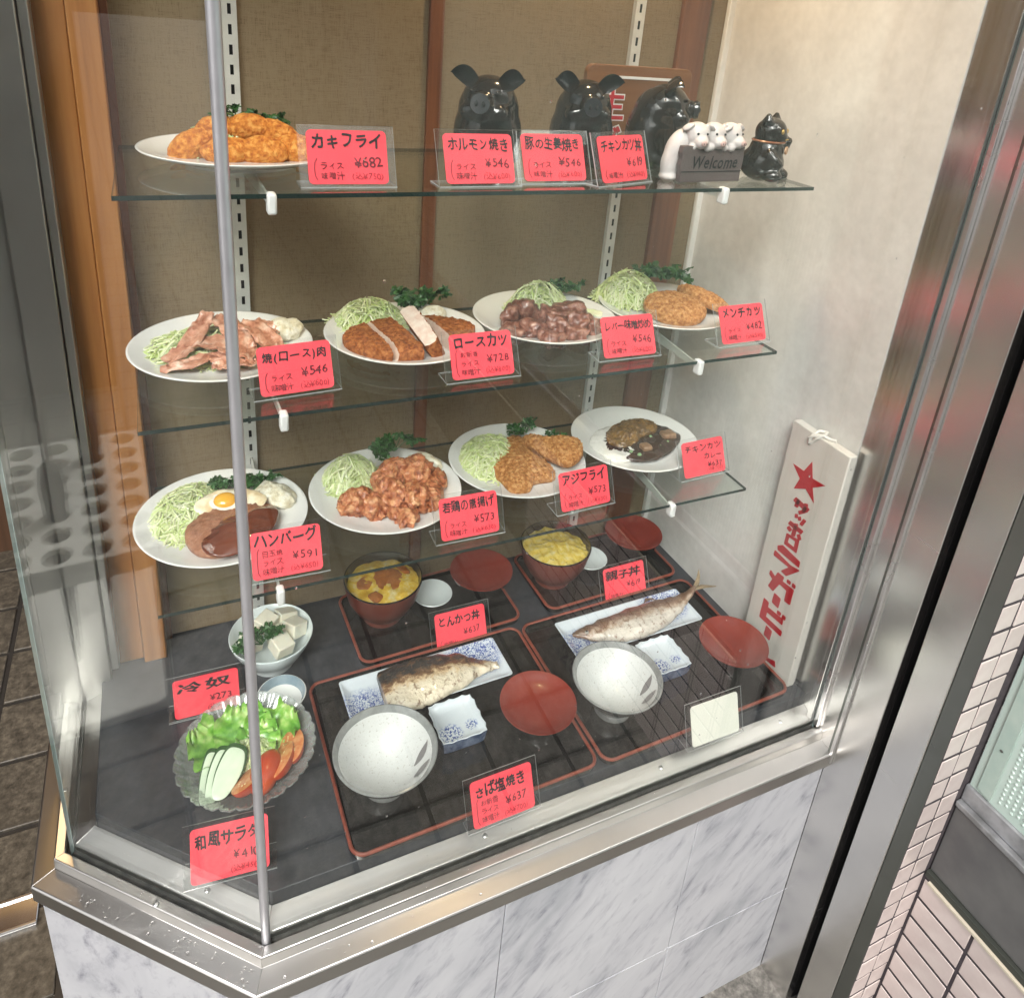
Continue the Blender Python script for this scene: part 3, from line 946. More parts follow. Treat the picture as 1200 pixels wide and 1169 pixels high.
jamb = thing("shutter_jamb", "tall brushed steel jamb with black shutter slot beside the stone wall", "jamb", (1.0, 0, GZ))
JH = 2.6
part("inner_sheet", G().box(0, .02, -.1155, .0655, 0, JH), STEEL, jamb, bevel=.0015)
part("outer_sheet", G().box(0, .02, -.1965, -.1365, 0, JH), STEEL, jamb, bevel=.0015)
part("shutter_slot", G().box(.045, .05, -.137, -.115, 0, JH), BLACKREC, jamb)
for yy in (-.1155, -.1385):
    part("slot_side", G().box(.0201, .05, yy, yy + .002, 0, JH), BLACKREC, jamb)
part("glass_channel", G().box(-.0085, -.0003, .0035, .0135, GZ * -1 + .012, JH), STEEL, jamb, bevel=.001)
part("glass_channel", G().box(-.0085, -.0003, -.0125, -.0030, GZ * -1 + .010, JH), STEEL_POL, jamb, bevel=.0015)
part("trim_ridge", G().box(-.0035, -.0003, -.0485, -.0435, GZ * -1 - .035, JH), DARKSTEEL, jamb, bevel=.0005)
part("trim_ridge", G().box(-.0055, -.0003, -.0562, -.0488, GZ * -1 - .035, JH), STEEL_POL, jamb, bevel=.0012)
part("edge_strip", G().prism([(0.0012, -.1972), (.02, -.1972), (.02, -.2215), (.004, -.2215)], 0, JH), DARKSTEEL, jamb, bevel=.0008)

tw = thing("tiled_wall", "pink ceramic tiled wall with dark grout at the corner under the door", "wall", (1.0, -.222, GZ))
part("grout_face", G().box(.0045, .115, .0, .03, 0, JH), GROUT, tw)
part("grout_side", G().prism([(.088 + .003, .0), (.15, .0), (.15, -2.4), (.088 + .003, -2.4)], 0, .505), GROUT, tw)
part("upper_wall", G().box(.13, .2, -2.4, .0, .505, JH + 1), OPPW, tw)
small = G().box(-.0202, .0202, -.0045, .0, -.0232, .0232).mesh("tile", [TILE], bevel=.0016)
for k in range(50):
    for c_ in range(2):
        o = bpy.data.objects.new("tile", small); C.objects.link(o); o.parent = tw
        o.location = (.0255 + .0435 * c_, .0035 + random.uniform(-.0006, .0006), .025 + .0515 * k)
        o.rotation_euler = (random.uniform(-.012, .012), 0, random.uniform(-.012, .012))
large = G().box(-.0045, .0, -.0462, .0462, -.0228, .0228).mesh("tile", [TILE], bevel=.0016)
for k in range(10):
    for c_ in range(12):
        z = .025 + .0515 * k - .0117
        if z + .024 > .505: continue
        o = bpy.data.objects.new("tile", large); C.objects.link(o); o.parent = tw
        o.location = (.0945 + random.uniform(-.0005, .0005), -.0505 - .0975 * c_, z)
        o.rotation_euler = (0, random.uniform(-.008, .008), random.uniform(-.006, .006))

door = thing("glass_door", "pale green pebbled glass panel in grey steel rail above the tiles", "door", (1.088, -.222, GZ + .505))
part("bottom_rail", G().box(.010, .05, -2.4, -.001, .014, .178), GREYFR, door, bevel=.002)
part("rail_lip", G().box(.004, .05, -2.4, -.001, .1785, .190), SILLGREY, door, bevel=.002)
part("sill_strip", G().box(.014, .06, -2.4, -.001, .1905, .224), SILLGREY, door, bevel=.002)
part("base_flashing", G().box(.002, .05, -2.4, -.001, .0005, .0135), mat("dark flashing", (.05, .055, .048), .5, .3), door, bevel=.001)
part("tile_edging", G().box(-.003, .010, -2.4, -.012, -.0045, .0), mat("cream grout edging", (.55, .50, .40), .7), door)
pan = part("glass_panel", G().box(.020, .030, -2.4, -.004, .2245, 2.1), GREENG, door)
gs = G()
gs.prism([(-.016, .233), (-.040, .228), (-.040, 2.1), (-.016, 2.1)], .0, .0035, M=Matrix(((0, 0, -1, .0198), (1, 0, 0, 0), (0, 1, 0, 0), (0, 0, 0, 1))))
part("panel_bead", gs, GREENF, door, bevel=.001)
gb = G()
for i in range(34):
    for j in range(85):
        y = -.052 - .0098 * i; z = .240 + .0098 * j + (.0049 if i % 2 else 0)
        gb.sphere((.0200, y, z), (.0022, .0030, .0030), 8, 6)
pb = part("pebble_texture", gb, GREENG, pan)
pb["kind"] = "stuff"
for zz in (.33, .62, .91, 1.2):
    part("panel_screw", G().sphere((.0158, -.028, zz), (.001, .0026, .0026), 10, 6), DARKSTEEL, door)

fas = thing("shop_fascia", "plain fascia above the display case and jamb", "fascia", (0, 0, ZTOP + .03))
part("fascia_board", G().box(-.3, 1.2, -.03, .1, .001, .5), STEEL, fas)
part("upper_wall", G().box(-3.2, 1.2, .02, .12, .501, 3.5), OPPW, fas)

# warm lamp in the ceiling of the case (just above the picture)
lamp = thing("case_downlight", "warm round downlight in the ceiling of the display case", "lamp", (.62, .36, ZTOP))
part("lamp_ring", G().lathe([(.035, -.001), (.055, -.001), (.055, -.008), (.045, -.012), (.035, -.012)], 32, loop=True), STEEL_POL, lamp)
me_, nt_, p_ = nodes_of("warm lamp glass")
p_.inputs["Emission Color"].default_value = (1, .62, .28, 1)
p_.inputs["Emission Strength"].default_value = 4
part("lamp_glass", G().lathe([(.0, -.004), (.034, -.004)], 32), me_, lamp)
ld = bpy.data.lights.new("downlight_beam", 'SPOT')
ld.energy = 11
ld.color = (1.0, .68, .38)
ld.spot_size = R(150); ld.spot_blend = .7
ld.shadow_soft_size = .03
lo = bpy.data.objects.new("downlight_beam", ld)
C.objects.link(lo)
lo.parent = lamp
lo.location = (0, 0, -.02)

# ================================================================== SHELVES
ZS = {1: .986, 2: .699, 3: .419}
SX0, SX1, SY0, SY1 = -.098, .901, .199, .511
SHL = {1: "top glass shelf carrying the black pig figures", 2: "middle glass shelf carrying the cutlet and liver plates", 3: "lowest glass shelf carrying the hamburg and curry plates"}
capx = {1: (.066, .722), 2: (.072, .736), 3: (.060, .734)}
for k, z in ZS.items():
    t = thing("glass_shelf", SHL[k], "shelf", ((SX0 + SX1) / 2, (SY0 + SY1) / 2, z), 0, "glass shelves in the display case")
    hx, hy = (SX1 - SX0) / 2, (SY1 - SY0) / 2
    g = G()
    vs = [(x, y, q) for q in (-.0025, .003) for y in (-hy, hy) for x in (-hx, hx)]
    g.add(vs, [(0, 2, 3, 1), (4, 5, 7, 6)], 0)
    g.add(vs, [(0, 1, 5, 4), (2, 6, 7, 3), (0, 4, 6, 2), (1, 3, 7, 5)], 1)
    part("glass_sheet", g, [SHELFGLASS, EDGE], t, smooth=False)
    for xb, xf in zip((X1, X2), capx[k]):
        a = Vector((xb, D - .008)); b = Vector((xf, SY0 + .004))
        ox, oy = (SX0 + SX1) / 2, (SY0 + SY1) / 2
        g = G()
        th = .0015
        poly = [(a, -.004, -.036), (b, -.004, -.013)]
        vs = []
        for p, zt, zb in poly:
            for dx in (-th, th):
                vs += [(p.x + dx - ox, p.y - oy, zt), (p.x + dx - ox, p.y - oy, zb)]
        g.add(vs, [(0, 1, 3, 2), (4, 6, 7, 5), (0, 4, 5, 1), (2, 3, 7, 6), (0, 2, 6, 4), (1, 5, 7, 3)])
        br = part("bracket", g, GALV, t)
        cp = G().box(b.x - ox - .0055, b.x - ox + .0055, SY0 - oy - .007, SY0 - oy + .010, -.021, .0045)
        part("end_cap", cp, mat("white plastic cap", (.8, .8, .79), .35) if k == 1 and xb == X1 else bpy.data.materials["white plastic cap"], br, bevel=.003)

# ================================================================== PRICE CARDS
_gl = {}
def glyph(ch, bold):
    key = (ch, bold)
    if key not in _gl:
        cu = bpy.data.curves.new("t", 'FONT')
        cu.body = ch; cu.resolution_u = 2; cu.offset = bold
        o = bpy.data.objects.new("t", cu); C.objects.link(o)
        dg = bpy.context.evaluated_depsgraph_get()
        me = bpy.data.meshes.new_from_object(o.evaluated_get(dg))
        vs = [(v.co.x, v.co.y) for v in me.vertices]
        fs = [tuple(p.vertices) for p in me.polygons]
        bpy.data.objects.remove(o); bpy.data.meshes.remove(me); bpy.data.curves.remove(cu)
        w = 1.0 if ord(ch) > 0x2000 else (max(v[0] for v in vs) + .08 if vs else .3)
        _gl[key] = (vs, fs, w)
    return _gl[key]

def write(g, text, u0, v0, size, rnd, bold=.0, mi=0, width=None, zz=.0008, jit=1.35, shear=0.0):
    thick, bold = bold, 0.0
    """hand-set line of text on a card's (u, v) face"""
    tot = sum(glyph(c, bold)[2] for c in text if c != ' ') + .35 * text.count(' ')
    sx = size if width is None else width / tot
    u = u0
    for c in text:
        if c == ' ':
            u += .35 * sx; continue
        vs, fs, w = glyph(c, bold)
        a = rnd.uniform(-.07, .07) * jit
        s = 1 + rnd.uniform(-.09, .09) * jit
        dv = rnd.uniform(-.05, .05) * size * jit
        sd = rnd.random() * 50
        for lay_, (ox, oy) in enumerate(((0, 0),) if not thick else ((-thick, 0), (thick, 0), (0, thick), (0, -thick))):
            out = []
            for x, y in vs:
                x2, y2 = (x - .5 * w) * s, (y - .35) * s
                if jit:
                    x2 += nz(x * 1.3 + sd, y * 1.3) * .07 * jit; y2 += nz(x * 1.3, y * 1.3 + sd) * .07 * jit
                x3, y3 = x2 * math.cos(a) - y2 * math.sin(a) + shear * y2, x2 * math.sin(a) + y2 * math.cos(a)
                out.append((u + (x3 + .5 * w + ox) * sx, v0 + dv + (y3 + .35 + oy) * size, zz + lay_ * .00004))
            g.add(out, fs, mi)
        u += w * sx

def rrect(w, h, r, n=5, x0=0, y0=0):
    pts = []
    for cx, cy, a0 in ((w - r, h - r, 0), (r, h - r, 90), (r, r, 180), (w - r, r, 270)):
        for i in range(n + 1):
            a = R(a0 + 90 * i / n)
            pts.append((x0 + cx + r * math.cos(a), y0 + cy + r * math.sin(a)))
    return pts

def price_card(label, blx, bly, z, ang, lean, title, lines, price, small, w=.098, h=.066, group="red price cards", title2=None, blank=False, seed=0):
    rnd = random.Random(seed * 7 + 3)
    t = thing("price_card", label, "price card", (blx, bly, z), R(ang), group)
    # the card plane: u right, v up the slope, n towards the viewer
    le = R(lean)
    M = Matrix(((1, 0, 0, 0), (0, math.sin(le), -math.cos(le), 0), (0, math.cos(le), math.sin(le), .005), (0, 0, 0, 1)))
    # acrylic: sloping sheet + foot running back
    g = G()
    def sheet(x0, x1, y0, y1, z0, z1, M=None):
        vs = [(x, y, z) for z in (z0, z1) for y in (y0, y1) for x in (x0, x1)]
        g.add(vs, [(0, 2, 3, 1), (4, 5, 7, 6)], 0, M)
        g.add(vs, [(0, 1, 5, 4), (2, 6, 7, 3), (0, 4, 6, 2), (1, 3, 7, 5)], 1, M)
    sheet(-.010, w + .010, -.004, h + .006, -.0032, -.0012, M)
    sheet(-.010, w + .010, -.002, .036, .0002, .0020)
    part("acrylic_stand", g, [ACRYL, EDGE_A], t, smooth=False)
    cm = WHITECARD if blank else REDCARD
    g = G().prism(rrect(w, h, .006), -.0008, .0, M=M)
    card = part("paper_card", g, cm, t, smooth=False)
    if blank:
        return t
    g = G()
    k = len(title)
    if title2:
        write(g, title, .005, .046, .0145, rnd, .018, 0, width=.088)
        write(g, title2, .048, .029, .014, rnd, .016, 0, width=.044)
    else:
        write(g, title, .005, .0450, min(.0205, .09 / max(k, 4) * 1.22), rnd, .032 if k < 6 else .024, 0, width=.088)
    for q, ln in enumerate(lines[::-1]):
        write(g, ln, .014, .006 + .0125 * q, .0098, rnd, .006, 1, width=min(.03, .0098 * len(ln)))
    if lines:
        # long bracket at the left
        n_ = len(lines); y1 = .006 + .0125 * n_
        pth = [(.0105, .0045), (.0078, .010), (.0074, (y1 + .005) / 2), (.0082, y1 - .005), (.011, y1)]
        for (x0, y0), (x1, y1_) in zip(pth, pth[1:]):
            g.add([(x0 - .0005, y0, .0008), (x0 + .0005, y0, .0008), (x1 + .0005, y1_, .0008), (x1 - .0005, y1_, .0008)], [(0, 1, 2, 3)], 1)
    if price:
        write(g, price, .056, .021 if not title2 else .013, .0165 if not title2 else .013, rnd, .012, 1, width=.036)
    if small:
        write(g, small, .052, .0055, .0105, rnd, .004, 2, width=.040)
    g.v = [tuple(M @ Vector(p)) for p in g.v]
    part("lettering", g, [INK, INKR, INKF], card, smooth=False)
    return t

RM = ["ライス", "味噌汁"]
CARDS = [
 ("red price card reading fried oysters, on the top shelf beside the oyster plate", .114, .226, 1, -1, 22, "カキフライ", RM, "¥682", "(込¥750)"),
 ("red price card reading grilled offal, in front of the pig looking straight out", .288, .222, 1, 1, 24, "ホルモン焼き", RM, "¥546", "(込¥600)"),
 ("red price card reading ginger pork, between the offal and cutlet bowl cards", .406, .235, 1, 1.5, 25, "豚の生姜焼き", RM, "¥546", "(込¥600)"),
 ("red price card reading chicken cutlet bowl, turned beside the welcome figure", .519, .216, 1, 17, 21, "チキンカツ丼", ["味噌汁)"], "¥619", "(込¥680)"),
 ("red price card reading grilled meat, in front of the pork slice plate", .050, .241, 2, 4, 24, "焼(ロース)肉", RM, "¥546", "(込¥600)"),
 ("red price card reading loin cutlet, in front of the sliced cutlet plate", .313, .224, 2, 0, 27, "ロースカツ", ["お新香", "ライス", "味噌汁"], "¥728", "(込¥800)"),
 ("red price card reading liver with miso, in front of the liver plate", .575, .237, 2, -1, 27, "レバー味噌炒め", RM, "¥546", "(込¥600)"),
 ("red price card reading minced cutlet, at the shelf end by the stone wall", .812, .237, 2, 1, 26, "メンチカツ", RM, "¥482", "(込¥530)"),
 ("red price card reading hamburg, in front of the fried egg plate", .026, .221, 3, -2, 30, "ハンバーグ", ["目玉焼", "ライス", "味噌汁"], "¥591", "(込¥650)"),
 ("red price card reading fried chicken, in front of the chicken plate", .309, .221, 3, -1, 25, "若鶏の唐揚げ", RM, "¥573", "(込¥630)"),
 ("red price card reading fried horse mackerel, in front of its plate", .528, .231, 3, 2, 24, "アジフライ", RM, "¥573", "(込¥630)"),
 ("red price card reading chicken cutlet curry, at the end by the curry plate", .800, .253, 3, 2, 25, "チキンカツ", [], "¥637", "(込¥700)"),
 ("red price card reading cold tofu, between tofu bowl and salad bowl", -.098, .368, 0, -1.5, 14, "冷奴", [], "¥273", "(込¥300)"),
 ("red price card reading Japanese salad, in front of the glass salad bowl", -.088, .078, 0, -6, 34, "和風サラダ", [], "¥410", "(込¥450)"),
 ("red price card reading pork cutlet bowl, standing on the tray front edge", .368, .362, 0, 0, 26, "とんかつ丼", ["味噌汁)"], "¥637", ""),
 ("red price card reading chicken and egg bowl, behind the whole fish", .753, .371, 0, 1, 25, "親子丼", ["味噌汁)"], "¥619", ""),
 ("red price card reading salt-grilled mackerel, propped at the front glass", .307, .011, 0, 1, 26, "さば塩焼き", ["お新香", "ライス", "味噌汁"], "¥637", "(込¥700)"),
]
for i, (lb, x, y, s, an, le, ti, ln, pr_, sm) in enumerate(CARDS):
    z = (ZS[s] + .003) if s else ZF + .0005
    price_card(lb, x, y, z, an, le, ti, ln, pr_, sm, title2="カレー" if "curry" in lb else None, seed=i, w=.104 if s == 0 else .098, h=.07 if s == 0 else .066)
price_card("blank white card in acrylic stand at the front glass", .714, .010, ZF + .0005, 0, 21, "", [], "", "", w=.103, h=.072, group=None, blank=True)

# ================================================================== CROCKERY
def plate_mesh(r=.128, rim=.0205):
    k = r / .128
    prof = [(.001, .0045), (.062 * k, .0045), (.066 * k, .0), (.072 * k, .0), (.074 * k, .005), (.100 * k, .0095), (r - .003, rim - .0035), (r - .0005, rim - .0018), (r, rim - .0005), (r - .001, rim + .0004), (r - .004, rim), (.108 * k, .0142), (.090 * k, .0105), (.078 * k, .0088), (.001, .0082)]
    return G().lathe(prof, 96, cap0=True, cap1=True)
PLATE = plate_mesh().mesh("dinner_plate", [PORC], sharp=50)
PZ = .0088
DISH = {
 'oyster': (.053, .386, 1), 'yaki': (.016, .399, 2), 'roast': (.290, .385, 2), 'liver': (.548, .400, 2), 'menchi': (.805, .402, 2),
 'hamb': (.0, .376, 3), 'kara': (.260, .371, 3), 'aji': (.515, .391, 3), 'curry': (.776, .395, 3)}
PL = {'oyster': "white plate under the fried oysters on the top shelf", 'yaki': "white plate under the grilled pork slices", 'roast': "white plate under the sliced loin cutlet",
      'liver': "white plate under the liver pieces", 'menchi': "white plate under the two minced cutlets", 'hamb': "white plate under the hamburg and fried egg",
      'kara': "white plate under the fried chicken pieces", 'aji': "white plate under the two fried horse mackerel", 'curry': "white wide-rimmed plate under the cutlet curry"}
O = {}
for k, (x, y, s) in DISH.items():
    z = ZS[s] + .003
    O[k] = Vector((x, y, z))
    solo("dinner_plate", PLATE, PORC, PL[k], "plate", O[k], random.random() * 6, "white dinner plates")

def lay(key, x, y, z=PZ):
    return O[key] + Vector((x, y, z))

def cabbage(key, cx, cy, rx, ry, h, label, n=420, seed=1, rot=0, z=PZ, curl=1.0, name="shredded_cabbage", origin=None, ln=(.018, .042)):
    rnd = random.Random(seed)
    h *= .88
    g = G()
    vs, fs = slab([(rx * .86 * math.cos(a), ry * .86 * math.sin(a)) for a in [i * math.pi / 6 for i in range(12)]], h * .30, seed, .002, 90, 48, 8, 2.2, dome=h * .5)
    g.add(vs, fs, 1)
    for i in range(n):
        rho = math.sqrt(rnd.random()); th = rnd.random() * 2 * math.pi
        x, y = rx * rho * math.cos(th), ry * rho * math.sin(th)
        zt = h * max(0.03, 1 - rho ** 2.2) * rnd.uniform(.70, 1.12)
        d = rnd.random() * math.pi * 2
        L_ = rnd.uniform(*ln)
        k = rnd.uniform(-55, 55) * curl
        w = rnd.uniform(.0009, .0019)
        px, py, pa = x, y, d
        seg = 6
        st = L_ / seg
        pts = []
        px -= math.cos(d) * L_ / 2; py -= math.sin(d) * L_ / 2
        lift = rnd.uniform(-.5, .5) * .012
        for q_ in range(seg + 1):
            rr = min(1.15, math.hypot(px / rx, py / ry))
            zz = max(.001, h * (1 - min(1, rr) ** 2.2) * (zt / max(1e-4, h * (1 - rho ** 2.2) + .001)) + lift * (q_ - 3) * .2 + .0016)
            if zz > h * 1.2: zz = h * 1.2
            if rr > 1.08: px *= .97; py *= .97
            pts.append(Vector((px, py, zz)))
            px += math.cos(pa) * st; py += math.sin(pa) * st
            pa += k * st
        tw_ = rnd.uniform(-.8, .8)
        rs = []
        for q_, p in enumerate(pts):
            t = pts[min(q_ + 1, seg)] - pts[max(q_ - 1, 0)]
            t.normalize()
            a = t.cross(Vector((0, 0, 1)))
            a = a.normalized() if a.length > 1e-4 else Vector((1, 0, 0))
            b = a.cross(t)
            e = (a * math.cos(tw_) + b * math.sin(tw_)) * w
            f = (b * math.cos(tw_) - a * math.sin(tw_)) * w * .45
            rs.append([p + e, p + f, p - e, p - f])
        g.rings(rs, True, True, True, 0)
    o = origin if origin is not None else O[key]
    return solo(name, g, [CABB, CABBIN], label, "cabbage", o + Vector((cx, cy, z)), rot, kind="stuff")

def sprig(loc, size, label, seed=1, n=7, spread=1.0, tilt=0.0, rz=0.0, mat_=None, name="parsley_sprig"):
    """parsley: forked stems, each ending in a lobed, crinkled leaf"""
    rnd = random.Random(seed)
    t = thing(name, label, "parsley", loc, rz)
    gs_, gl_ = G(), G()
    for i in range(n):
        a = math.pi * 2 * i / n * .62 + rnd.uniform(-.25, .25) + .6
        Ls = size * rnd.uniform(.55, 1.0)
        tip = Vector((math.cos(a) * Ls * spread, math.sin(a) * Ls * .55 * spread, size * rnd.uniform(.12, .5)))
        mid = tip * .5 + Vector((0, 0, size * .12))
        gs_.tube([(0, 0, .0005), mid, tip], [.0010, .0008, .0005], 6)
        for s in range(4):
            c = tip + Vector((rnd.uniform(-1, 1), rnd.uniform(-1, 1), rnd.uniform(-.4, .4))) * size * .24
            lr = size * rnd.uniform(.19, .30)
            E3 = Euler((rnd.uniform(-.9, .9), rnd.uniform(-.7, .7), rnd.uniform(0, 6.3))).to_matrix()
            m_ = 30
            vs = [c]
            for ring_, f in ((1, .5), (2, 1.0)):
                for q_ in range(m_):
                    u = 2 * math.pi * q_ / m_
                    lob = 0.60 + .40 * abs(math.cos(2.5 * u)) ** .7 + .10 * math.cos(15 * u) * (f - .2)
                    rr = lr * f * lob * (1.15 if math.cos(u) > 0 else .85)
                    zz = lr * (.30 * math.cos(5 * u + s) * f * f * .5 + .16 * math.sin(11 * u + seed) * f * f - .25 * f * f)
                    vs.append(c + E3 @ Vector((rr * math.cos(u), rr * math.sin(u), zz)))
            fs = [(0, 1 + q_, 1 + (q_ + 1) % m_) for q_ in range(m_)]
            fs += [(1 + q_, 1 + m_ + q_, 1 + m_ + (q_ + 1) % m_, 1 + (q_ + 1) % m_) for q_ in range(m_)]
            gl_.add(vs, fs)
    part("stem", gs_, PARS, t)
    part("leaves", gl_, PARS, t)
    return t

def cutlet(name, key, outline, h, m, label, cat, seed, z=PZ, rot=None, amp=.0016, dome=.0, loc=(0, 0), lump=.0015):
    cr_ = .0010 if m in (FRY, FRYD, FRYP, FRYO, CURRYCUT) else 0.0
    vs, fs = slab(outline, h, seed, amp, 210, 190 if cr_ else 96, 34 if cr_ else 12, 4, dome=dome, lump=lump, crumb=cr_)
    g = G().add(vs, fs)
    o = solo(name, g, m, label, cat, O[key] + Vector((loc[0], loc[1], z)), sharp=60)
    if rot: o.rotation_euler = rot
    return o

# --- top shelf: fried oysters
cabbage('oyster', -.018, .03, .06, .05, .050, "heap of shredded cabbage behind the fried oysters", 260, 11)
oy = [(-.060, -.004, .018, .033, .021, .2), (-.028, .012, .036, .03, .02, .5), (.012, .010, .040, .032, .020, -.2), (.050, .004, .030, .034, .021, -.5),
      (-.018, -.030, .016, .034, .019, .1), (.024, -.032, .017, .034, .020, -.1), (.066, -.022, .017, .031, .021, -.35)]
for i, (x, y, z, a, b, r_) in enumerate(oy):
    vs, fs = lumpy((0, 0, 0), (a, b * .95, b), 20 + i, .07, 55, 5)
    vs = [v + v.normalized() * ((abs(nz(v.x * 330 + i, v.y * 330, v.z * 330)) * 1.5 - .25 + .8 * nz(v.x * 150, v.y * 150 + i, v.z * 150)) * .0007) for v in vs]
    o = solo("fried_oyster", G().add(vs, fs), FRYO, ["oval crumbed fried oyster at the left end of the pile", "crumbed fried oyster leaning on the cabbage", "crumbed fried oyster on top of the pile under the parsley", "crumbed fried oyster high on the right of the pile",
        "crumbed fried oyster low at the front left of the pile", "crumbed fried oyster low at the front middle of the pile", "crumbed fried oyster at the right end of the pile"][i], "fried oyster", lay('oyster', x, y, z + .004), r_, "fried oysters", sharp=60)
    o.rotation_euler = (random.uniform(-.2, .2), (.45 if i == 0 else -.4 if i == 3 else 0) * -1, r_)
sprig(lay('oyster', -.004, .012, .058), .026, "parsley sprig on top of the fried oysters", 3, 6)
sprig(lay('oyster', .045, .036, .044), .030, "dark parsley sprig behind the right-hand fried oysters", 4, 6)

# --- grilled pork slices
cabbage('yaki', -.012, .012, .100, .078, .026, "flat bed of shredded cabbage under the grilled pork slices", 520, 21, 0.1)
def ribbon(path, w, seed, th=.0022, curl=.35):
    """a folded slice of meat"""
    rnd = random.Random(seed)
    P = [Vector(p) for p in path]
    n = 22
    rs = []
    m = 9
    def cr(t):
        k = len(P) - 1
        a = min(int(t * k), k - 1); u = t * k - a
        p0, p1, p2, p3 = P[max(a - 1, 0)], P[a], P[a + 1], P[min(a + 2, k)]
        return 0.5 * ((2 * p1) + (-p0 + p2) * u + (2 * p0 - 5 * p1 + 4 * p2 - p3) * u * u + (-p0 + 3 * p1 - 3 * p2 + p3) * u ** 3)
    for i in range(n + 1):
        t = i / n
        c = cr(t); d = (cr(min(1, t + .02)) - cr(max(0, t - .02))).normalized()
        s = d.cross(Vector((0, 0, 1)))
        s = s.normalized() if s.length > 1e-3 else Vector((0, 1, 0))
        up = s.cross(d)
        ww = w * (.75 + .35 * math.sin(math.pi * min(1, t * 1.02)) + .12 * nz(t * 5, seed))
        top, bot = [], []
        for j in range(m):
            f = (j / (m - 1) - .5) * 2
            wav = up * (curl * ww * .35 * (f * f - .3) * math.sin(3 * t + seed) + .0060 * nz(t * 7, f * 2.2, seed) + .0035 * nz(t * 16, f * 5, seed + 9)) 
            p = c + s * (f * ww) + wav
            top.append(p + up * th * .5); bot.append(p - up * th * .5)
        rs.append(top + bot[::-1])
    return G().rings(rs, True, True, True)
yk = [([(-.078, -.050, .012), (-.050, -.030, .022), (-.030, .008, .036), (-.016, .030, .050)], .013, "curled grilled pork slice standing at the left of the heap"),
      ([(-.085, -.066, .010), (-.050, -.068, .016), (-.020, -.060, .018), (.012, -.064, .014)], .012, "long grilled pork slice along the front of the heap"),
      ([(-.045, -.020, .022), (-.010, -.035, .026), (.020, -.050, .020), (.040, -.060, .015)], .022, "wide pale grilled pork slice in the middle of the heap"),
      ([(-.006, .032, .042), (.012, .008, .038), (.022, -.020, .028), (.030, -.045, .018)], .018, "upright grilled pork slice behind the corner rod"),
      ([(.024, .010, .034), (.048, -.006, .032), (.062, -.030, .020), (.070, -.050, .012)], .017, "folded grilled pork slice behind its price card"),
      ([(.030, .026, .030), (.062, .018, .030), (.085, .004, .022)], .012, "small grilled pork slice by the potato salad"),
      ([(-.020, -.078, .012), (.010, -.082, .014), (.040, -.078, .012)], .012, "flat grilled pork slice at the plate rim")]
for i, (p, w, lb) in enumerate(yk):
    solo("pork_slice", ribbon(p, w, i * 3 + 1, curl=.5), YAKI, lb, "pork slice", lay('yaki', 0, 0), 0, "grilled pork slices", sharp=60)
vs, fs = lumpy((0, 0, .014), (.030, .022, .020), 5, .22, 55, 4, (0, 0, -.4), floor=0)
solo("potato_salad", G().add(vs, fs), POTATO, "pale scoop of potato salad beside the grilled pork", "potato salad", lay('yaki', .088, .022))

# --- sliced loin cutlet
cabbage('roast', -.042, .070, .064, .052, .044, "heap of shredded cabbage behind the sliced loin cutlet", 440, 31)
def cut_slab(vs, fs, x0, x1, tilt):
    """keeps the part of a slab between two near-vertical cuts; the cut faces get material 1"""
    bm = bmesh.new()
    bv = [bm.verts.new(p) for p in vs]
    bm.verts.ensure_lookup_table()
    for f in fs: bm.faces.new([bv[i] for i in f])
    for x, sg in ((x0, -1), (x1, 1)):
        if x is None: continue
        n = Vector((sg * math.cos(tilt), sg * math.sin(tilt), -.12 * sg)).normalized()
        r_ = bmesh.ops.bisect_plane(bm, geom=bm.verts[:] + bm.edges[:] + bm.faces[:], plane_co=(x, -.03, .01), plane_no=n, clear_outer=True)
        ed = [e for e in r_["geom_cut"] if isinstance(e, bmesh.types.BMEdge)]
        nf = bmesh.ops.edgeloop_fill(bm, edges=ed)["faces"]
        for f in nf: f.material_index = 1
    bmesh.ops.recalc_face_normals(bm, faces=bm.faces)
    me = bpy.data.meshes.new("slice")
    bm.to_mesh(me); bm.free()
    for m_ in (FRYD, PORK): me.materials.append(m_)
    me.polygons.foreach_set("use_smooth", [True] * len(me.polygons))
    me.set_sharp_from_angle(angle=R(50))
    return me
vs, fs = slab([(-.094, -.026), (-.078, .012), (-.030, .036), (.020, .042), (.070, .026), (.106, -.008), (.096, -.036), (.060, -.078), (.010, -.098), (-.040, -.094), (-.078, -.066)], .026, 41, .002, 150, 230, 40, 5, lump=.002, crumb=.0009)
for x0, x1, lb, dx, ry in ((None, -.046, "rounded end slice of the loin cutlet", -.011, 0), (-.044, -.006, "second slice of the loin cutlet", -.005, 0),
                           (.038, None, "long uncut end of the loin cutlet", .006, 0), (-.004, .036, "tilted loin cutlet slice showing its pale meat", .001, 1)):
    me = cut_slab(vs, fs, x0, x1, R(8))
    o = part("cutlet_slice", me, FRYD, None, lay('roast', dx, 0))
    tag(o, lb, "cutlet", "slices of the loin cutlet")
    if ry:
        for v in me.vertices:      # turn this slice on its side so that a cut face looks up
            c = Vector((.016, -.03, .013)); q_ = v.co - c
            q_ = Matrix.Rotation(R(58), 3, 'Y') @ q_
            v.co = Vector((q_.x * .92, q_.y * .80, q_.z)) + c + Vector((.0, -.012, .008))
sprig(lay('roast', .052, .072, .030), .048, "large parsley sprig behind the sliced loin cutlet", 5, 9, 1.0)
vs, fs = lumpy((0, 0, .012), (.024, .018, .018), 6, .2, 55, 4, floor=0)
solo("potato_salad", G().add(vs, fs), POTATO, "small scoop of potato salad under the loin cutlet's parsley", "potato salad", lay('roast', .060, .052))

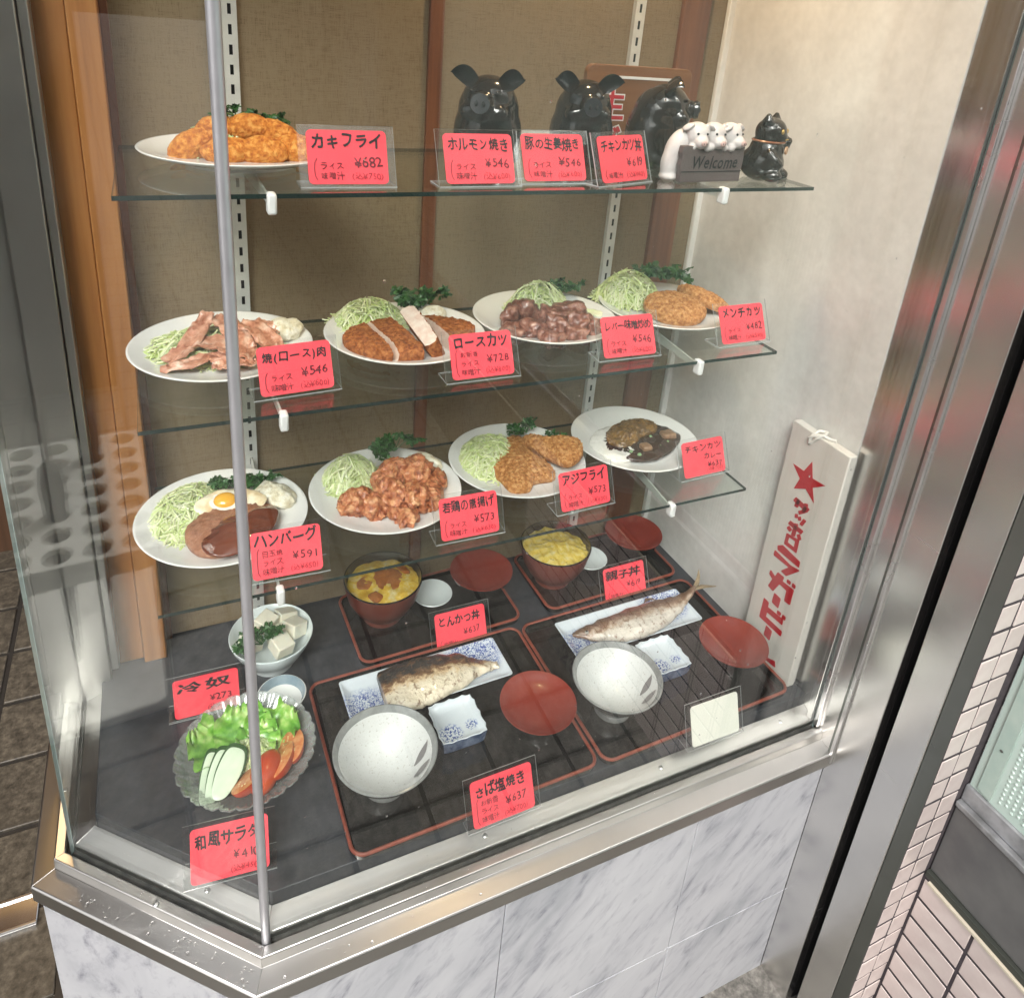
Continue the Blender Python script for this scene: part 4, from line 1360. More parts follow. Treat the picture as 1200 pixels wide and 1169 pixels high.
# --- liver
cabbage('liver', .012, .052, .062, .056, .056, "tall mound of shredded cabbage behind the liver pieces", 520, 51, ln=(.016, .034))
lv = [(-.066, -.006, .022, .024, .014, .026, .9), (-.040, .000, .026, .020, .016, .028, .2), (-.080, -.048, .014, .026, .022, .016, .5), (-.046, -.052, .018, .026, .022, .018, .1),
      (-.030, -.088, .014, .022, .016, .016, .3), (-.006, -.060, .022, .028, .020, .022, .8), (.014, -.086, .016, .020, .018, .016, -.3), (.030, -.056, .022, .022, .018, .024, 1.0),
      (.038, -.012, .030, .030, .018, .016, -.4), (.050, -.070, .016, .012, .020, .020, .3), (.068, -.044, .014, .020, .016, .014, -.8), (.008, -.026, .024, .026, .018, .018, 0)]
LN = ["liver piece standing at the left edge of the plate", "upright liver piece against the cabbage mound", "broad liver piece at the left front", "shiny speckled liver piece in the middle front",
      "liver piece at the front rim of the plate", "large rounded liver piece at the centre", "small liver piece under the central one", "liver piece leaning right of centre",
      "long dark liver piece lying over the others", "narrow liver strip at the right front", "liver piece tucked at the right behind its card", "liver piece under the cabbage shreds"]
for i, (x, y, z, a, b, c_, r_) in enumerate(lv):
    vs, fs = lumpy((0, 0, 0), (a * .95, b * .95, c_ * .85), 60 + i * 1.7, .42, 48, 4, sq=5)
    o = solo("liver_piece", G().add(vs, fs), LIVER, LN[i], "liver", lay('liver', x, y, z), 0, "liver pieces", sharp=60)
    o.rotation_euler = (random.uniform(-.3, .3), random.uniform(-.35, .35), r_)
sprig(lay('liver', .078, .070, .030), .044, "parsley sprig behind the liver and cabbage", 7, 8)
vs, fs = slab([(-.03, .012), (.0, .02), (.03, .01), (.032, -.012), (.0, -.016), (-.026, -.01)], .004, 3, .002, 90, 60, 8, 3, lump=.004)
solo("lettuce_leaf", G().add(vs, fs), mat("pale lettuce", (.55, .62, .36), .35, c2=(.70, .72, .52), ns=50), "pale lettuce leaf at the right of the liver", "lettuce", lay('liver', .088, .012, .012), -.6)

# --- minced cutlets
cabbage('menchi', -.045, .062, .070, .066, .060, "big fluffy heap of shredded cabbage beside the minced cutlets", 620, 61, ln=(.016, .034))
def oval(a, b, n=12, w=.06, s=0):
    return [((a * math.cos(t)) * (1 + w * nz(math.cos(t) + s, math.sin(t))), (b * math.sin(t)) * (1 + w * nz(math.cos(t), math.sin(t) + s))) for t in [i * 2 * math.pi / n for i in range(n)]]
cutlet("minced_cutlet", 'menchi', oval(.058, .044, s=1), .024, FRYP, "oval crumbed minced cutlet lying flat at the front", "minced cutlet", 71, loc=(-.012, -.042), rot=(.28, .05, -.5), z=PZ + .010, dome=.006)
cutlet("minced_cutlet", 'menchi', oval(.052, .034, s=4), .022, FRYP, "oval crumbed minced cutlet propped behind by the card", "minced cutlet", 72, loc=(.066, -.020), rot=(-.25, .2, -.95), z=PZ + .014, dome=.005)
sprig(lay('menchi', .040, .058, .046), .052, "long parsley sprig over the minced cutlets", 9, 9, 1.0, rz=-.5)

# --- hamburg with egg
cabbage('hamb', -.050, .034, .056, .082, .030, "bed of shredded cabbage beside the hamburg steak", 560, 81, -.35, ln=(.022, .05))
cutlet("hamburg_steak", 'hamb', [(-.056, -.030), (-.030, .010), (.020, .020), (.068, .004), (.076, -.030), (.050, -.072), (.0, -.098), (-.034, -.094), (-.054, -.066)], .022, HAMB, "rounded hamburg steak half covered in brown sauce", "hamburg", 82, amp=.002, lump=.003, dome=.004)
cutlet("hamburg_sauce", 'hamb', [(-.030, -.052), (-.008, -.028), (.030, -.022), (.066, -.012), (.079, -.034), (.062, -.076), (.024, -.110), (-.018, -.112), (-.036, -.088)], .006, SAUCE, "glossy brown sauce poured over the hamburg steak", "sauce", 83, z=PZ + .0165, amp=.0004, lump=.0026, dome=.011)
eg = thing("fried_egg", "fried egg with orange yolk laid over the hamburg steak", "fried egg", lay('hamb', .010, .004, .031))
eg.rotation_euler = (.26, 0, -.12)
vs, fs = slab([(-.052, .004), (-.030, .024), (.0, .030), (.034, .024), (.056, .004), (.040, -.016), (.0, -.022), (-.040, -.016)], .0050, 85, .0016, 90, 80, 10, 3, lump=.003, dome=.002)
ew = part("egg_white", G().add(vs, fs), EGGW, eg, sharp=60)
yk_ = G().sphere((-.006, .004, .0065), (.0175, .0150, .0095), 24, 14)
part("yolk", yk_, YOLK, eg)
part("yolk_ring", G().lathe([(.0, .0068), (.019, .0072), (.0235, .0062), (.022, .0045)], 36, sy=.82, M=Matrix.Translation((-.006, .004, .0))), mat("set egg white", (.78, .76, .68), .3, coat=.3), ew)
sprig(lay('hamb', .022, .074, .016), .032, "parsley sprig left of the potato salad on the hamburg plate", 10, 7)
sprig(lay('hamb', .068, .066, .018), .032, "parsley sprig on the potato salad of the hamburg plate", 12, 7)
vs, fs = lumpy((0, 0, .012), (.040, .024, .018), 9, .20, 50, 4, (0, 0, -.85), floor=0)
solo("potato_salad", G().add(vs, fs), POTATO, "speckled scoop of potato salad beside the fried egg", "potato salad", lay('hamb', .082, .024))

# --- fried chicken
cabbage('kara', -.048, .054, .052, .052, .046, "smooth dome of fine shredded cabbage behind the fried chicken", 560, 91, ln=(.02, .045), curl=.5)
kr = [(-.060, -.034, .022, .026, .022, .024, .2), (-.036, -.052, .020, .018, .020, .022, .8), (.000, -.040, .028, .026, .030, .026, .4), (.004, -.082, .018, .020, .030, .018, .1),
      (.030, -.058, .026, .024, .026, .024, -.4), (.062, -.048, .022, .020, .034, .020, -.3), (.018, .004, .036, .034, .024, .026, .2), (.056, .004, .034, .024, .030, .024, -.6), (.080, -.020, .020, .016, .030, .018, -.4)]
KN = ["knobbly fried chicken piece at the left end", "small fried chicken piece beside the left one", "large fried chicken piece at the centre", "pointed fried chicken piece at the front rim",
      "fried chicken piece right of centre", "long fried chicken piece behind its card", "fried chicken piece on top under the parsley", "fried chicken piece on top at the back", "fried chicken strip at the right edge"]
for i, (x, y, z, a, b, c_, r_) in enumerate(kr):
    vs, fs = lumpy((0, 0, 0), (a * 1.08, b * 1.08, c_), 100 + i * 2.3, .46, 40, 5, ridged=True)
    o = solo("fried_chicken", G().add(vs, fs), KARA, KN[i], "fried chicken", lay('kara', x, y, z), 0, "fried chicken pieces", sharp=70)
    o.rotation_euler = (random.uniform(-.3, .3), random.uniform(-.3, .3), r_)
sprig(lay('kara', .030, .056, .052), .046, "large dark parsley sprig over the fried chicken", 14, 9, 1.0)
vs, fs = lumpy((0, 0, .012), (.034, .020, .018), 19, .20, 50, 4, (0, 0, -.6), floor=0)
solo("potato_salad", G().add(vs, fs), POTATO, "wedge of potato salad behind the fried chicken", "potato salad", lay('kara', .082, .050))

# --- fried horse mackerel
cabbage('aji', -.042, .028, .062, .082, .034, "bed of curly shredded cabbage beside the fried horse mackerel", 700, 111, -.45, curl=2.6, ln=(.022, .05))
cutlet("fried_mackerel", 'aji', [(.018, .074), (.040, .060), (.030, .020), (.046, -.030), (.040, -.078), (.000, -.080), (-.022, -.100), (-.052, -.094), (-.058, -.056), (-.064, -.010), (-.030, .040)], .020, FRYP, "broad crumbed horse mackerel lying flat, its tail end pointing back", "fried fish", 121, dome=.006, amp=.002)
cutlet("fried_mackerel", 'aji', [(-.030, .060), (-.008, .066), (.006, .040), (.040, .020), (.062, -.010), (.044, -.050), (.012, -.060), (-.006, -.030), (-.020, .010)], .018, FRYP, "narrow crumbed horse mackerel propped up at the back", "fried fish", 122, loc=(.062, -.010), z=PZ + .012, rot=(.0, -.30, .0), dome=.008, amp=.002)
sprig(lay('aji', .052, .072, .026), .034, "brownish parsley sprig above the fried horse mackerel", 15, 7)
sprig(lay('aji', .096, .030, .020), .030, "parsley sprig right of the fried horse mackerel", 16, 6)

# --- cutlet curry
part_r = cutlet("rice_mound", 'curry', [(-.100, .000), (-.070, .040), (-.020, .055), (.010, .030), (.000, -.030), (-.040, -.066), (-.085, -.060)], .014, RICE, "white rice at the side of the curry", "rice", 131, amp=.0022, lump=.003)
cutlet("curry_sauce", 'curry', [(-.078, -.004), (-.050, .030), (.000, .058), (.046, .060), (.086, .020), (.098, -.020), (.060, -.056), (.000, -.082), (-.050, -.072), (-.076, -.040)], .011, CURRY, "dark brown curry sauce covering the plate centre", "curry", 132, z=PZ + .004, amp=.0006, lump=.0035)
cutlet("chicken_cutlet", 'curry', [(-.068, -.006), (-.048, .026), (-.004, .048), (.042, .052), (.064, .030), (.050, -.002), (.012, -.010), (-.018, -.030), (-.056, -.032)], .012, CURRYCUT, "curry-soaked chicken cutlet on the rice", "cutlet", 133, z=PZ + .011, amp=.0016, lump=.006, dome=.006)
for i, (x, y, a, b, c_) in enumerate([(-.006, -.050, .011, .010, .008), (.066, -.020, .015, .012, .008)]):
    vs, fs = lumpy((0, 0, 0), (a, b, c_), 140 + i, .22, 60, 4, sq=4)
    solo("potato_chunk", G().add(vs, fs), POTC, ["pale potato chunk at the front of the curry", "large potato chunk at the right of the curry"][i], "potato", lay('curry', x, y, .024))
for i, (x, y) in enumerate([(-.040, -.050), (-.030, -.064), (.028, -.050), (.030, -.012), (.048, .004), (.024, .010), (.052, -.040)]):
    solo("green_pea", G().sphere((0, 0, 0), .0042, 14, 10), PEA, ["green pea nearest the rice edge", "green pea at the front tip of the curry", "green pea beside the front potato chunk", "green pea between cutlet and large potato chunk", "green pea touching the far end of the cutlet", "green pea against the middle of the cutlet", "green pea in front of the large potato chunk"][i], "pea", lay('curry', x, y, .021), 0, "green peas on the curry")

# ================================================================== FLOOR OF THE CASE: trays
def tray(x, y, a, w, d, label):
    t = thing("lacquer_tray", label, "tray", (x, y, ZF), a, "black lacquer trays")
    n = 8
    def ring(inset, z, r):
        return [(px, py, z) for px, py in rrect(w - 2 * inset, d - 2 * inset, max(.002, r - inset), n, inset, inset)]
    r = .022
    base = G().rings([ring(.006, .0005, r), ring(.001, .004, r), ring(.0, .012, r), ring(.0, .0150, r)], True, True, False)
    base.rings([ring(.0055, .0150, r), ring(.007, .009, r), ring(.013, .0055, r)], True, False, True)
    part("tray_body", base, LACQB, t)
    rim = G().rings([ring(-.0008, .0138, r), ring(.0, .0165, r), ring(.002, .0175, r), ring(.0032, .0172, r), ring(.0046, .0160, r), ring(.0050, .0125, r)], True)
    part("tray_rim", rim, RIMRED, t)
    return t
tray(.125, .027, .0168, .417, .332, "large black tray with red rim holding the mackerel fillet set")
tray(.549, .031, .0250, .4175, .332, "large black tray with red rim holding the whole fish set")
tray(.620, .380, .035, .335, .185, "smaller black tray under the yellow egg bowl")
tray(.222, .370, .035, .337, .192, "smaller black tray under the cutlet egg bowl")
TZ = ZF + .0058

# rice bowls
def rice_bowl(x, y, label, rz):
    t = thing("rice_bowl", label, "bowl", (x, y, TZ), rz, "grey-rimmed rice bowls")
    out = [(.030, .0), (.034, .0), (.035, .008), (.034, .012), (.048, .030), (.066, .052), (.0805, .0745), (.0815, .0765)]
    rim = [(.0815, .0765), (.081, .078), (.079, .0785), (.0775, .0765), (.0725, .0690)]
    inn = [(.0725, .0690), (.060, .052), (.044, .034), (.026, .022), (.010, .0185), (.0008, .018)]
    part("bowl_outside", G().lathe([(.001, .004), (.026, .004), (.028, .0)] + out, 72, cap0=True), mat("grey bowl glaze", (.13, .135, .13), .22, c2=(.24, .245, .24), ns=20, coat=.3) if "grey bowl glaze" not in bpy.data.materials else bpy.data.materials["grey bowl glaze"], t)
    part("bowl_rim", G().lathe(rim, 72), PORCG, t)
    part("bowl_inside", G().lathe(inn, 72, cap1=True), SPECK, t)
    # brushed leaves inside
    def on_wall(th, rr):
        zz = .052 + (.069 - .052) * (rr - .060) / .0125 if rr > .060 else .034 + (.052 - .034) * (rr - .044) / .016
        return Vector((math.cos(th) * (rr - .0005), math.sin(th) * (rr - .0005), zz + .0006))
    for (th0, r0, th1, r1, wd) in ((-.50, .046, -.16, .069, .26), (-.98, .052, -.66, .070, .30), (-1.12, .064, -.80, .054, .20)):
        vs, n = [], 9
        for i in range(n):
            f = i / (n - 1)
            w_ = wd * math.sin(math.pi * min(1, f * .92 + .06)) * .5
            for s in (-1, 1):
                vs.append(on_wall(th0 + (th1 - th0) * f + s * w_ * .8, r0 + (r1 - r0) * f - s * w_ * .02))
        part("leaf_mark", G().add(vs, [(2 * i, 2 * i + 1, 2 * i + 3, 2 * i + 2) for i in range(n - 1)]), mat("grey brush mark", (.18, .17, .17), .4) if "grey brush mark" not in bpy.data.materials else bpy.data.materials["grey brush mark"], t)
    return t
rice_bowl(.201, .134, "white speckled rice bowl with grey rim in front of the mackerel fillet", 0.15)
rice_bowl(.624, .132, "white speckled rice bowl with grey rim in front of the whole fish", 0.0)

def miso_bowl(x, y, z, label, r=.067):
    t = thing("miso_bowl", label, "soup bowl", (x, y, z), 0, "red lacquer soup bowls")
    k = r / .067
    part("bowl_outside", G().lathe([(.001, .006), (.026 * k, .006), (.028 * k, .0), (.031 * k, .0), (.0315 * k, .008), (.046 * k, .024), (.060 * k, .044), (.0668 * k, .0605)], 64, cap0=True), LACQB, t)
    part("bowl_inside", G().lathe([(.0668 * k, .0605), (.0665 * k, .0615), (.0650 * k, .0612), (.058 * k, .0560), (.046 * k, .0505), (.030 * k, .0470), (.014 * k, .0455), (.0008, .0452)], 64, cap1=True), LACQR, t)
    return t
miso_bowl(.473, .143, TZ, "red lacquer soup bowl between the two rice bowls")
miso_bowl(.896, .140, TZ, "red lacquer soup bowl next to the white sign board")
miso_bowl(.506, .489, TZ, "red lacquer soup bowl behind the cutlet bowl card")
miso_bowl(.893, .497, TZ, "red lacquer soup bowl in the back corner by the stone wall")

def donburi(x, y, label, r=.078):
    t = thing("donburi_bowl", label, "bowl", (x, y, TZ), 0, "red-brown donburi bowls")
    k = r / .078
    part("bowl_outside", G().lathe([(.001, .006), (.033, .006), (.035, .0), (.039, .0), (.040, .010), (.056 * k, .028), (.070 * k, .055), (.0775 * k, .088), (.078 * k, .0935)], 72, cap0=True), LACQO, t)
    part("bowl_inside", G().lathe([(.078 * k, .0935), (.0775 * k, .0955), (.0755 * k, .0955), (.0735 * k, .088), (.070 * k, .074), (.0008, .070)], 72, cap1=True), LACQB, t)
    return t
donburi(.294, .494, "red-brown donburi bowl holding cutlet and egg")
donburi(.676, .480, "red-brown donburi bowl full of yellow egg")
D1, D2 = Vector((.294, .494, TZ + .078)), Vector((.676, .480, TZ + .078))
vs, fs = slab(oval(.0712, .0712, 16, .01), .008, 201, .002, 120, 80, 12, 3, dome=.004, lump=.004)
solo("egg_topping", G().add(vs, fs), EGGDON, "half-set egg topping filling the cutlet donburi", "egg", D1 - Vector((0, 0, .003)))
for i, (ol, lb) in enumerate([([(-.012, .030), (.022, .036), (.040, .012), (.034, -.018), (.004, -.034), (-.016, -.010)], "large orange-brown cutlet piece in the egg topping"),
        ([(-.050, .010), (-.030, .022), (-.020, .002), (-.036, -.014), (-.052, -.006)], "cutlet piece at the left of the egg topping"),
        ([(-.040, -.034), (-.022, -.026), (-.012, -.044), (-.028, -.056)], "small cutlet piece at the front of the egg topping"),
        ([(.034, .040), (.052, .028), (.058, .006), (.044, .010)], "cutlet piece at the back of the egg topping")]):
    vs, fs = slab(ol, .006, 205 + i, .0014, 160, 60, 8, 3, lump=.002)
    solo("cutlet_piece", G().add(vs, fs), DONCUT, lb, "cutlet", D1 + Vector((0, 0, .0045)), 0, "cutlet pieces in the donburi")
vs, fs = slab(oval(.0712, .0712, 16, .01), .009, 211, .0028, 110, 96, 14, 3, dome=.006, lump=.006)
solo("egg_topping", G().add(vs, fs), EGGDON2, "soft yellow egg topping filling the chicken donburi", "egg", D2 - Vector((0, 0, .004)))

def saucer(x, y, label, r=.042):
    g = G().lathe([(.001, .003), (.018, .003), (.02, .0), (.023, .0), (.024, .004), (r - .002, .0125), (r, .0145), (r - .001, .0155), (r - .003, .0148), (.024, .0068), (.001, .006)], 48, cap0=True, cap1=True)
    return solo("small_saucer", g, PORCB, label, "saucer", (x, y, TZ), 0, "small white saucers")
saucer(.404, .505, "small white saucer beside the cutlet donburi")
saucer(.780, .498, "small white saucer half hidden behind the yellow egg donburi")

# fish plates
def fish_plate(cx, cy, rz, label, w=.304, d=.098):
    t = thing("fish_plate", label, "plate", (cx, cy, TZ), rz, "long cobalt painted fish plates")
    def ring(inset, z, r=.006, flare=0):
        return [(px - w / 2, py - d / 2, z + flare * (abs(px - w / 2) / (w / 2)) ** 2) for px, py in rrect(w - 2 * inset, d - 2 * inset, max(.002, r), 5, inset, inset)]
    body = G().rings([ring(.016, .0005), ring(.012, .003), ring(.002, .013, flare=.002), ring(.0, .0150, flare=.002), ring(.0012, .0158, flare=.002), ring(.004, .0145, flare=.002), ring(.014, .0082), ring(.024, .0072)], True, True, True)
    part("plate_body", body, SOMEF, t, sharp=60)
    return t
fish_plate(.324, .294, .025, "long white plate with blue painting under the mackerel fillet")
fish_plate(.760, .292, .018, "long white plate with blue painting under the whole fish")

def fish_body(secs, n=24, mouth=0):
    """lofts cross-sections (x, y, half-width, half-height, z) along the fish"""
    rs = []
    for x, y, w, h, z in secs:
        ring_ = []
        for j in range(n):
            t = 2 * math.pi * j / n
            c, s = math.cos(t), math.sin(t)
            ring_.append((x, y + w * math.copysign(abs(c) ** .9, c), z + h * (s if s > 0 else s * .7)))
        rs.append(ring_)
    return rs
def interp(secs, m):
    out = []
    k = len(secs) - 1
    for i in range(m + 1):
        t = i / m * k
        a = min(int(t), k - 1); u = t - a
        p0, p1, p2, p3 = secs[max(a - 1, 0)], secs[a], secs[a + 1], secs[min(a + 2, k)]
        out.append(tuple(0.5 * ((2 * p1[q]) + (-p0[q] + p2[q]) * u + (2 * p0[q] - 5 * p1[q] + 4 * p2[q] - p3[q]) * u * u + (-p0[q] + 3 * p1[q] - 3 * p2[q] + p3[q]) * u ** 3) for q in range(5)))
    return out
secs = [(-.100, .002, .034, .009, .008), (-.096, .001, .046, .013, .010), (-.060, .002, .053, .017, .011), (-.020, .003, .051, .019, .012), (.020, .004, .045, .018, .012), (.055, .003, .034, .015, .012), (.078, .000, .020, .010, .010), (.104, -.006, .012, .007, .010), (.118, -.010, .009, .004, .010)]
rs = fish_body(interp(secs, 40), 40)
rs = [[Vector(p) + Vector((0, fbm(p, 60) * .004, fbm((p[0], p[1], p[2] + 5), 70, 4) * .0035)) for p in r_] for r_ in rs]
solo("mackerel_fillet", G().rings(rs, True, True, True), FISH_A, "grilled mackerel fillet, dark back and pale browned belly", "fish", (.338, .284, TZ + .009), .02, sharp=70)

wf = thing("grilled_fish", "whole grilled fish with head and forked tail raised at one end", "fish", (.784, .282, TZ + .009), .02)
secs = [(-.158, .014, .0025, .0025, .011), (-.150, .013, .0065, .005, .0115), (-.136, .010, .0125, .0085, .012), (-.116, .005, .0200, .0125, .012), (-.090, .000, .029, .016, .012), (-.055, -.004, .035, .018, .013), (-.010, -.004, .037, .019, .014), (.035, .000, .033, .017, .015), (.075, .004, .024, .014, .018), (.105, .008, .014, .010, .024), (.128, .012, .0075, .007, .034), (.140, .014, .006, .005, .042)]
rs = fish_body(interp(secs, 48), 40)
rs = [[Vector(p) + Vector((0, fbm(p, 60) * .0025, fbm((p[0], p[1], p[2] + 9), 80, 4) * .0028)) for p in r_] for r_ in rs]
part("body", G().rings(rs, True, True, True), FISH_B, wf, sharp=70)
g = G()
for s in (1, -1):
    base = Vector((.136, .014, .040))
    pts = [base + Vector((0, .004 * s, 0)), base + Vector((.018, .016 * s, .012)), base + Vector((.034, .030 * s, .022)), base + Vector((.026, .014 * s, .014)), base + Vector((.016, .002 * s, .008)), base + Vector((-.004, -.002 * s, .0))]
    n = len(pts)
    vs = [p + Vector((0, 0, .0012)) for p in pts] + [p - Vector((0, 0, .0012)) for p in pts]
    g.add(vs, [tuple(range(n)), tuple(range(2 * n - 1, n - 1, -1))] + [(i, (i + 1) % n, n + (i + 1) % n, n + i) for i in range(n)])
part("tail_fin", g, mat("browned fin", (.20, .14, .08), .4, c2=(.33, .26, .17), ns=120, stretch=(1, 8, 1)), wf, bevel=.0005)
eye = part("eye", G().sphere((-.132, .004, .0205), (.0046, .0046, .0034), 14, 8), mat("cooked fish eye", (.35, .32, .28), .25, coat=.5), wf)
part("pupil", G().sphere((-.132, .004, .0232), (.0024, .0024, .0014), 10, 6), BLACKGL, eye)
g = G()
for i in range(12):
    u0 = i / 12
    pass
gp = [(-.096 + .008 * math.cos(t), -.002 + .026 * math.sin(t), .0285 - abs(math.sin(t)) ** 2 * .012) for t in [R(110) + R(130) * i / 10 for i in range(11)]]
part("gill_cover", G().tube(gp, [.0006] + [.0016] * 9 + [.0006], 8), FISH_B, wf)
g = G()
for i in range(8):
    pass
part("back_fin", G().add([(.02, .028, .026), (.030, .038, .028), (.044, .034, .028), (.052, .026, .026), (.036, .028, .030)], [(0, 1, 4), (1, 2, 4), (2, 3, 4)]), FISH_B, wf)

# square dishes
def square_dish(cx, cy, rz, label):
    t = thing("square_dish", label, "dish", (cx, cy, TZ), rz, "small square cobalt dishes")
    def ring(h, z, wav=0.0):
        out = []
        n = 40
        for i in range(n):
            u = i / n * 4
            k = int(u); f = (u - k) * 2 - 1
            p = [(f, -1), (1, f), (-f, 1), (-1, -f)][k]
            w_ = h * (1 + wav * math.cos(f * math.pi * 3.5))
            rr = 1 - .05 * (abs(f) ** 6)
            out.append((p[0] * w_ * rr, p[1] * w_ * rr, z + wav * .02 * math.cos(f * math.pi * 3.5)))
        return out
    part("dish_side", G().rings([ring(.038, .0005), ring(.0395, .008), ring(.041, .024, .02), ring(.0415, .0265, .03)], True, True, False), COBALT, t, sharp=60)
    part("dish_inside", G().rings([ring(.0415, .0265, .03), ring(.040, .0273, .03), ring(.037, .0225, .015), ring(.028, .0170)], True, False, True), SOMED, t, sharp=60)
    return t
square_dish(.342, .186, .02, "small square blue and white dish in front of the mackerel fillet")
square_dish(.768, .186, .02, "small square blue and white dish in front of the whole fish")

# tofu bowl
tb = thing("tofu_bowl", "pale porcelain bowl of tofu cubes behind the small blue-rimmed saucer", "bowl", (.072, .452, ZF))
part("bowl_body", G().lathe([(.001, .006), (.030, .006), (.032, .0), (.040, .0), (.0415, .004), (.042, .010), (.060, .032), (.073, .060), (.0745, .0665), (.0735, .068), (.072, .067), (.066, .052), (.054, .032), (.036, .016), (.001, .012)], 64, cap0=True, cap1=True), PORCB, tb)
cube = G().box(-.017, .017, -.017, .017, -.014, .014)
CB = cube.mesh("tofu_cube", [TOFU], bevel=.0022)
tl = ["tofu cube at the left of the bowl", "large tofu cube at the back of the bowl", "tofu cube at the right of the bowl", "tofu cube behind the parsley at the front", "tilted tofu cube at the back rim", "tofu cube in the middle of the heap"]
for i, (x, y, z, r3) in enumerate([(-.036, .004, .052, (.2, .1, .3)), (-.004, .030, .064, (.15, -.1, .7)), (.042, .006, .060, (-.1, .25, .6)), (.014, -.026, .056, (.25, .1, .4)), (.032, .040, .058, (-.3, .2, .2)), (.010, .006, .050, (.1, 0, .1))]):
    o = solo("tofu_cube", CB, TOFU, tl[i], "tofu", Vector((.072 + x, .452 + y, ZF + z)), 0, "tofu cubes")
    o.rotation_euler = r3
sprig(Vector((.052, .424, ZF + .070)), .040, "parsley sprig on the tofu cubes", 23, 9)

sd = thing("dip_saucer", "small round saucer with blue-grey rim between tofu and salad", "saucer", (.073, .340, ZF))
part("saucer_body", G().lathe([(.001, .004), (.018, .004), (.020, .0), (.024, .0), (.026, .005), (.038, .020), (.041, .030), (.0415, .0315), (.040, .0322)], 48, cap0=True), PORC, sd)
part("saucer_band", G().lathe([(.040, .0322), (.0392, .0300), (.036, .0220), (.0335, .0165)], 48), mat("blue-grey band", (.20, .27, .32), .2, c2=(.27, .34, .38), ns=60, coat=.3), sd)
part("saucer_inside", G().lathe([(.0335, .0165), (.026, .0110), (.001, .010)], 48, cap1=True), PORC, sd)

# salad bowl of fluted glass
sb = thing("salad_bowl", "fluted clear glass bowl holding the salad at the glazed corner", "bowl", (.004, .232, ZF))
def flute(t, r, z):
    a = max(0, min(1, (z - .012) / .02))
    b = max(0, min(1, (.058 - z) / .008))
    return 1 + a * (.005 + .020 * b) * math.cos(52 * t + z * 70) + max(0, (z - .040) / .018) * .034 * abs(math.cos(13 * t))
prof_o = [(.001, .004), (.034, .004), (.036, .0), (.040, .0), (.042, .006), (.058, .016), (.082, .034), (.098, .050), (.104, .0565)]
prof_i = [(.104, .0565), (.1025, .0585), (.100, .0570), (.093, .049), (.077, .035), (.055, .020), (.038, .0125), (.001, .011)]
part("bowl_glass", G().lathe(prof_o + prof_i[1:], 208, wob=flute, cap0=True, cap1=True), BOWLGLASS, sb, sharp=80)
SO = Vector((.004, .232, ZF))
def leaf(path_c, seed, w, l, rot, loc, label, up=.02):
    g = G()
    n, m = 26, 15
    vs = []
    for i in range(n):
        u = i / (n - 1)
        for j in range(m):
            v = j / (m - 1) * 2 - 1
            ww = w * (math.sin(math.pi * (.12 + .80 * u)) ** .6) * (1 + .12 * nz(u * 6, seed))
            edge = abs(v) ** 2
            x = v * ww
            y = (u - .5) * l + edge * .006 * nz(v * 3, u * 6, seed)
            ruff = edge * .010 * math.sin(u * 22 + v * 5 + seed) + max(0, u - .7) * .02 * math.sin(v * 16 + seed)
            z = up * (u ** 1.5) + .010 * v * v + ruff + .004 * nz(u * 7, v * 4, seed)
            vs.append((x, y, z))
    fs = [(i * m + j, i * m + j + 1, (i + 1) * m + j + 1, (i + 1) * m + j) for i in range(n - 1) for j in range(m - 1)]
    bm_v = vs + [(x, y, z - .0009) for x, y, z in vs]
    k = len(vs)
    fs2 = fs + [tuple(q + k for q in f[::-1]) for f in fs]
    g.add(bm_v, fs2)
    o = solo("lettuce_leaf", g, LETT, label, "lettuce", SO + Vector(loc), 0, "lettuce leaves in the salad bowl", sharp=80)
    o.rotation_euler = rot
    return o
leaf(0, 1, .042, .080, (.15, .1, .75), (-.050, .028, .032), "lettuce leaf at the left of the salad bowl", .024)
leaf(0, 2, .046, .080, (.25, .0, .05), (-.002, .040, .034), "broad ruffled lettuce leaf at the back of the salad bowl", .026)
leaf(0, 3, .038, .076, (.2, -.1, -.85), (.052, .022, .034), "lettuce leaf at the right of the salad bowl", .024)
leaf(0, 4, .034, .060, (.1, 0, -.2), (.020, .020, .036), "inner lettuce leaf behind the tomato wedges", .012)
cabbage(None, .004, .004, .042, .034, .022, "loose heap of shredded cabbage in the salad bowl", 170, 301, 0, z=.032, curl=2.6, origin=SO, ln=(.02, .05))
for i in range(3):
    o = thing("cucumber_slice", ["outermost long cucumber slice in the salad bowl", "middle cucumber slice in the salad bowl", "broadest cucumber slice beside the tomatoes"][i], "cucumber", SO + Vector((-.058 + .014 * i, -.020 - .006 * i, .038 + .006 * i)), 0, "cucumber slices")
    o.rotation_euler = (.35, .32 - .05 * i, -.16 - .14 * i)
    ol = [(-.009, -.030), (-.002, -.038), (.007, -.028), (.012, .004), (.009, .030), (.0, .036), (-.009, .030), (-.012, .0)]
    vs, fs = slab([(x * (1 + .25 * i), y) for x, y in ol], .0036, 310 + i, .0003, 60, 60, 7, 6)
    fl_ = part("flesh", G().add(vs, fs), CUKE, o)
    vs, fs = slab([(x * 1.12 * (1 + .25 * i), y * 1.03 + .006) for x, y in ol], .0032, 313 + i, .0003, 60, 60, 7, 6, z0=-.0022)
    part("skin", G().add(vs, fs), CUKESK, o)
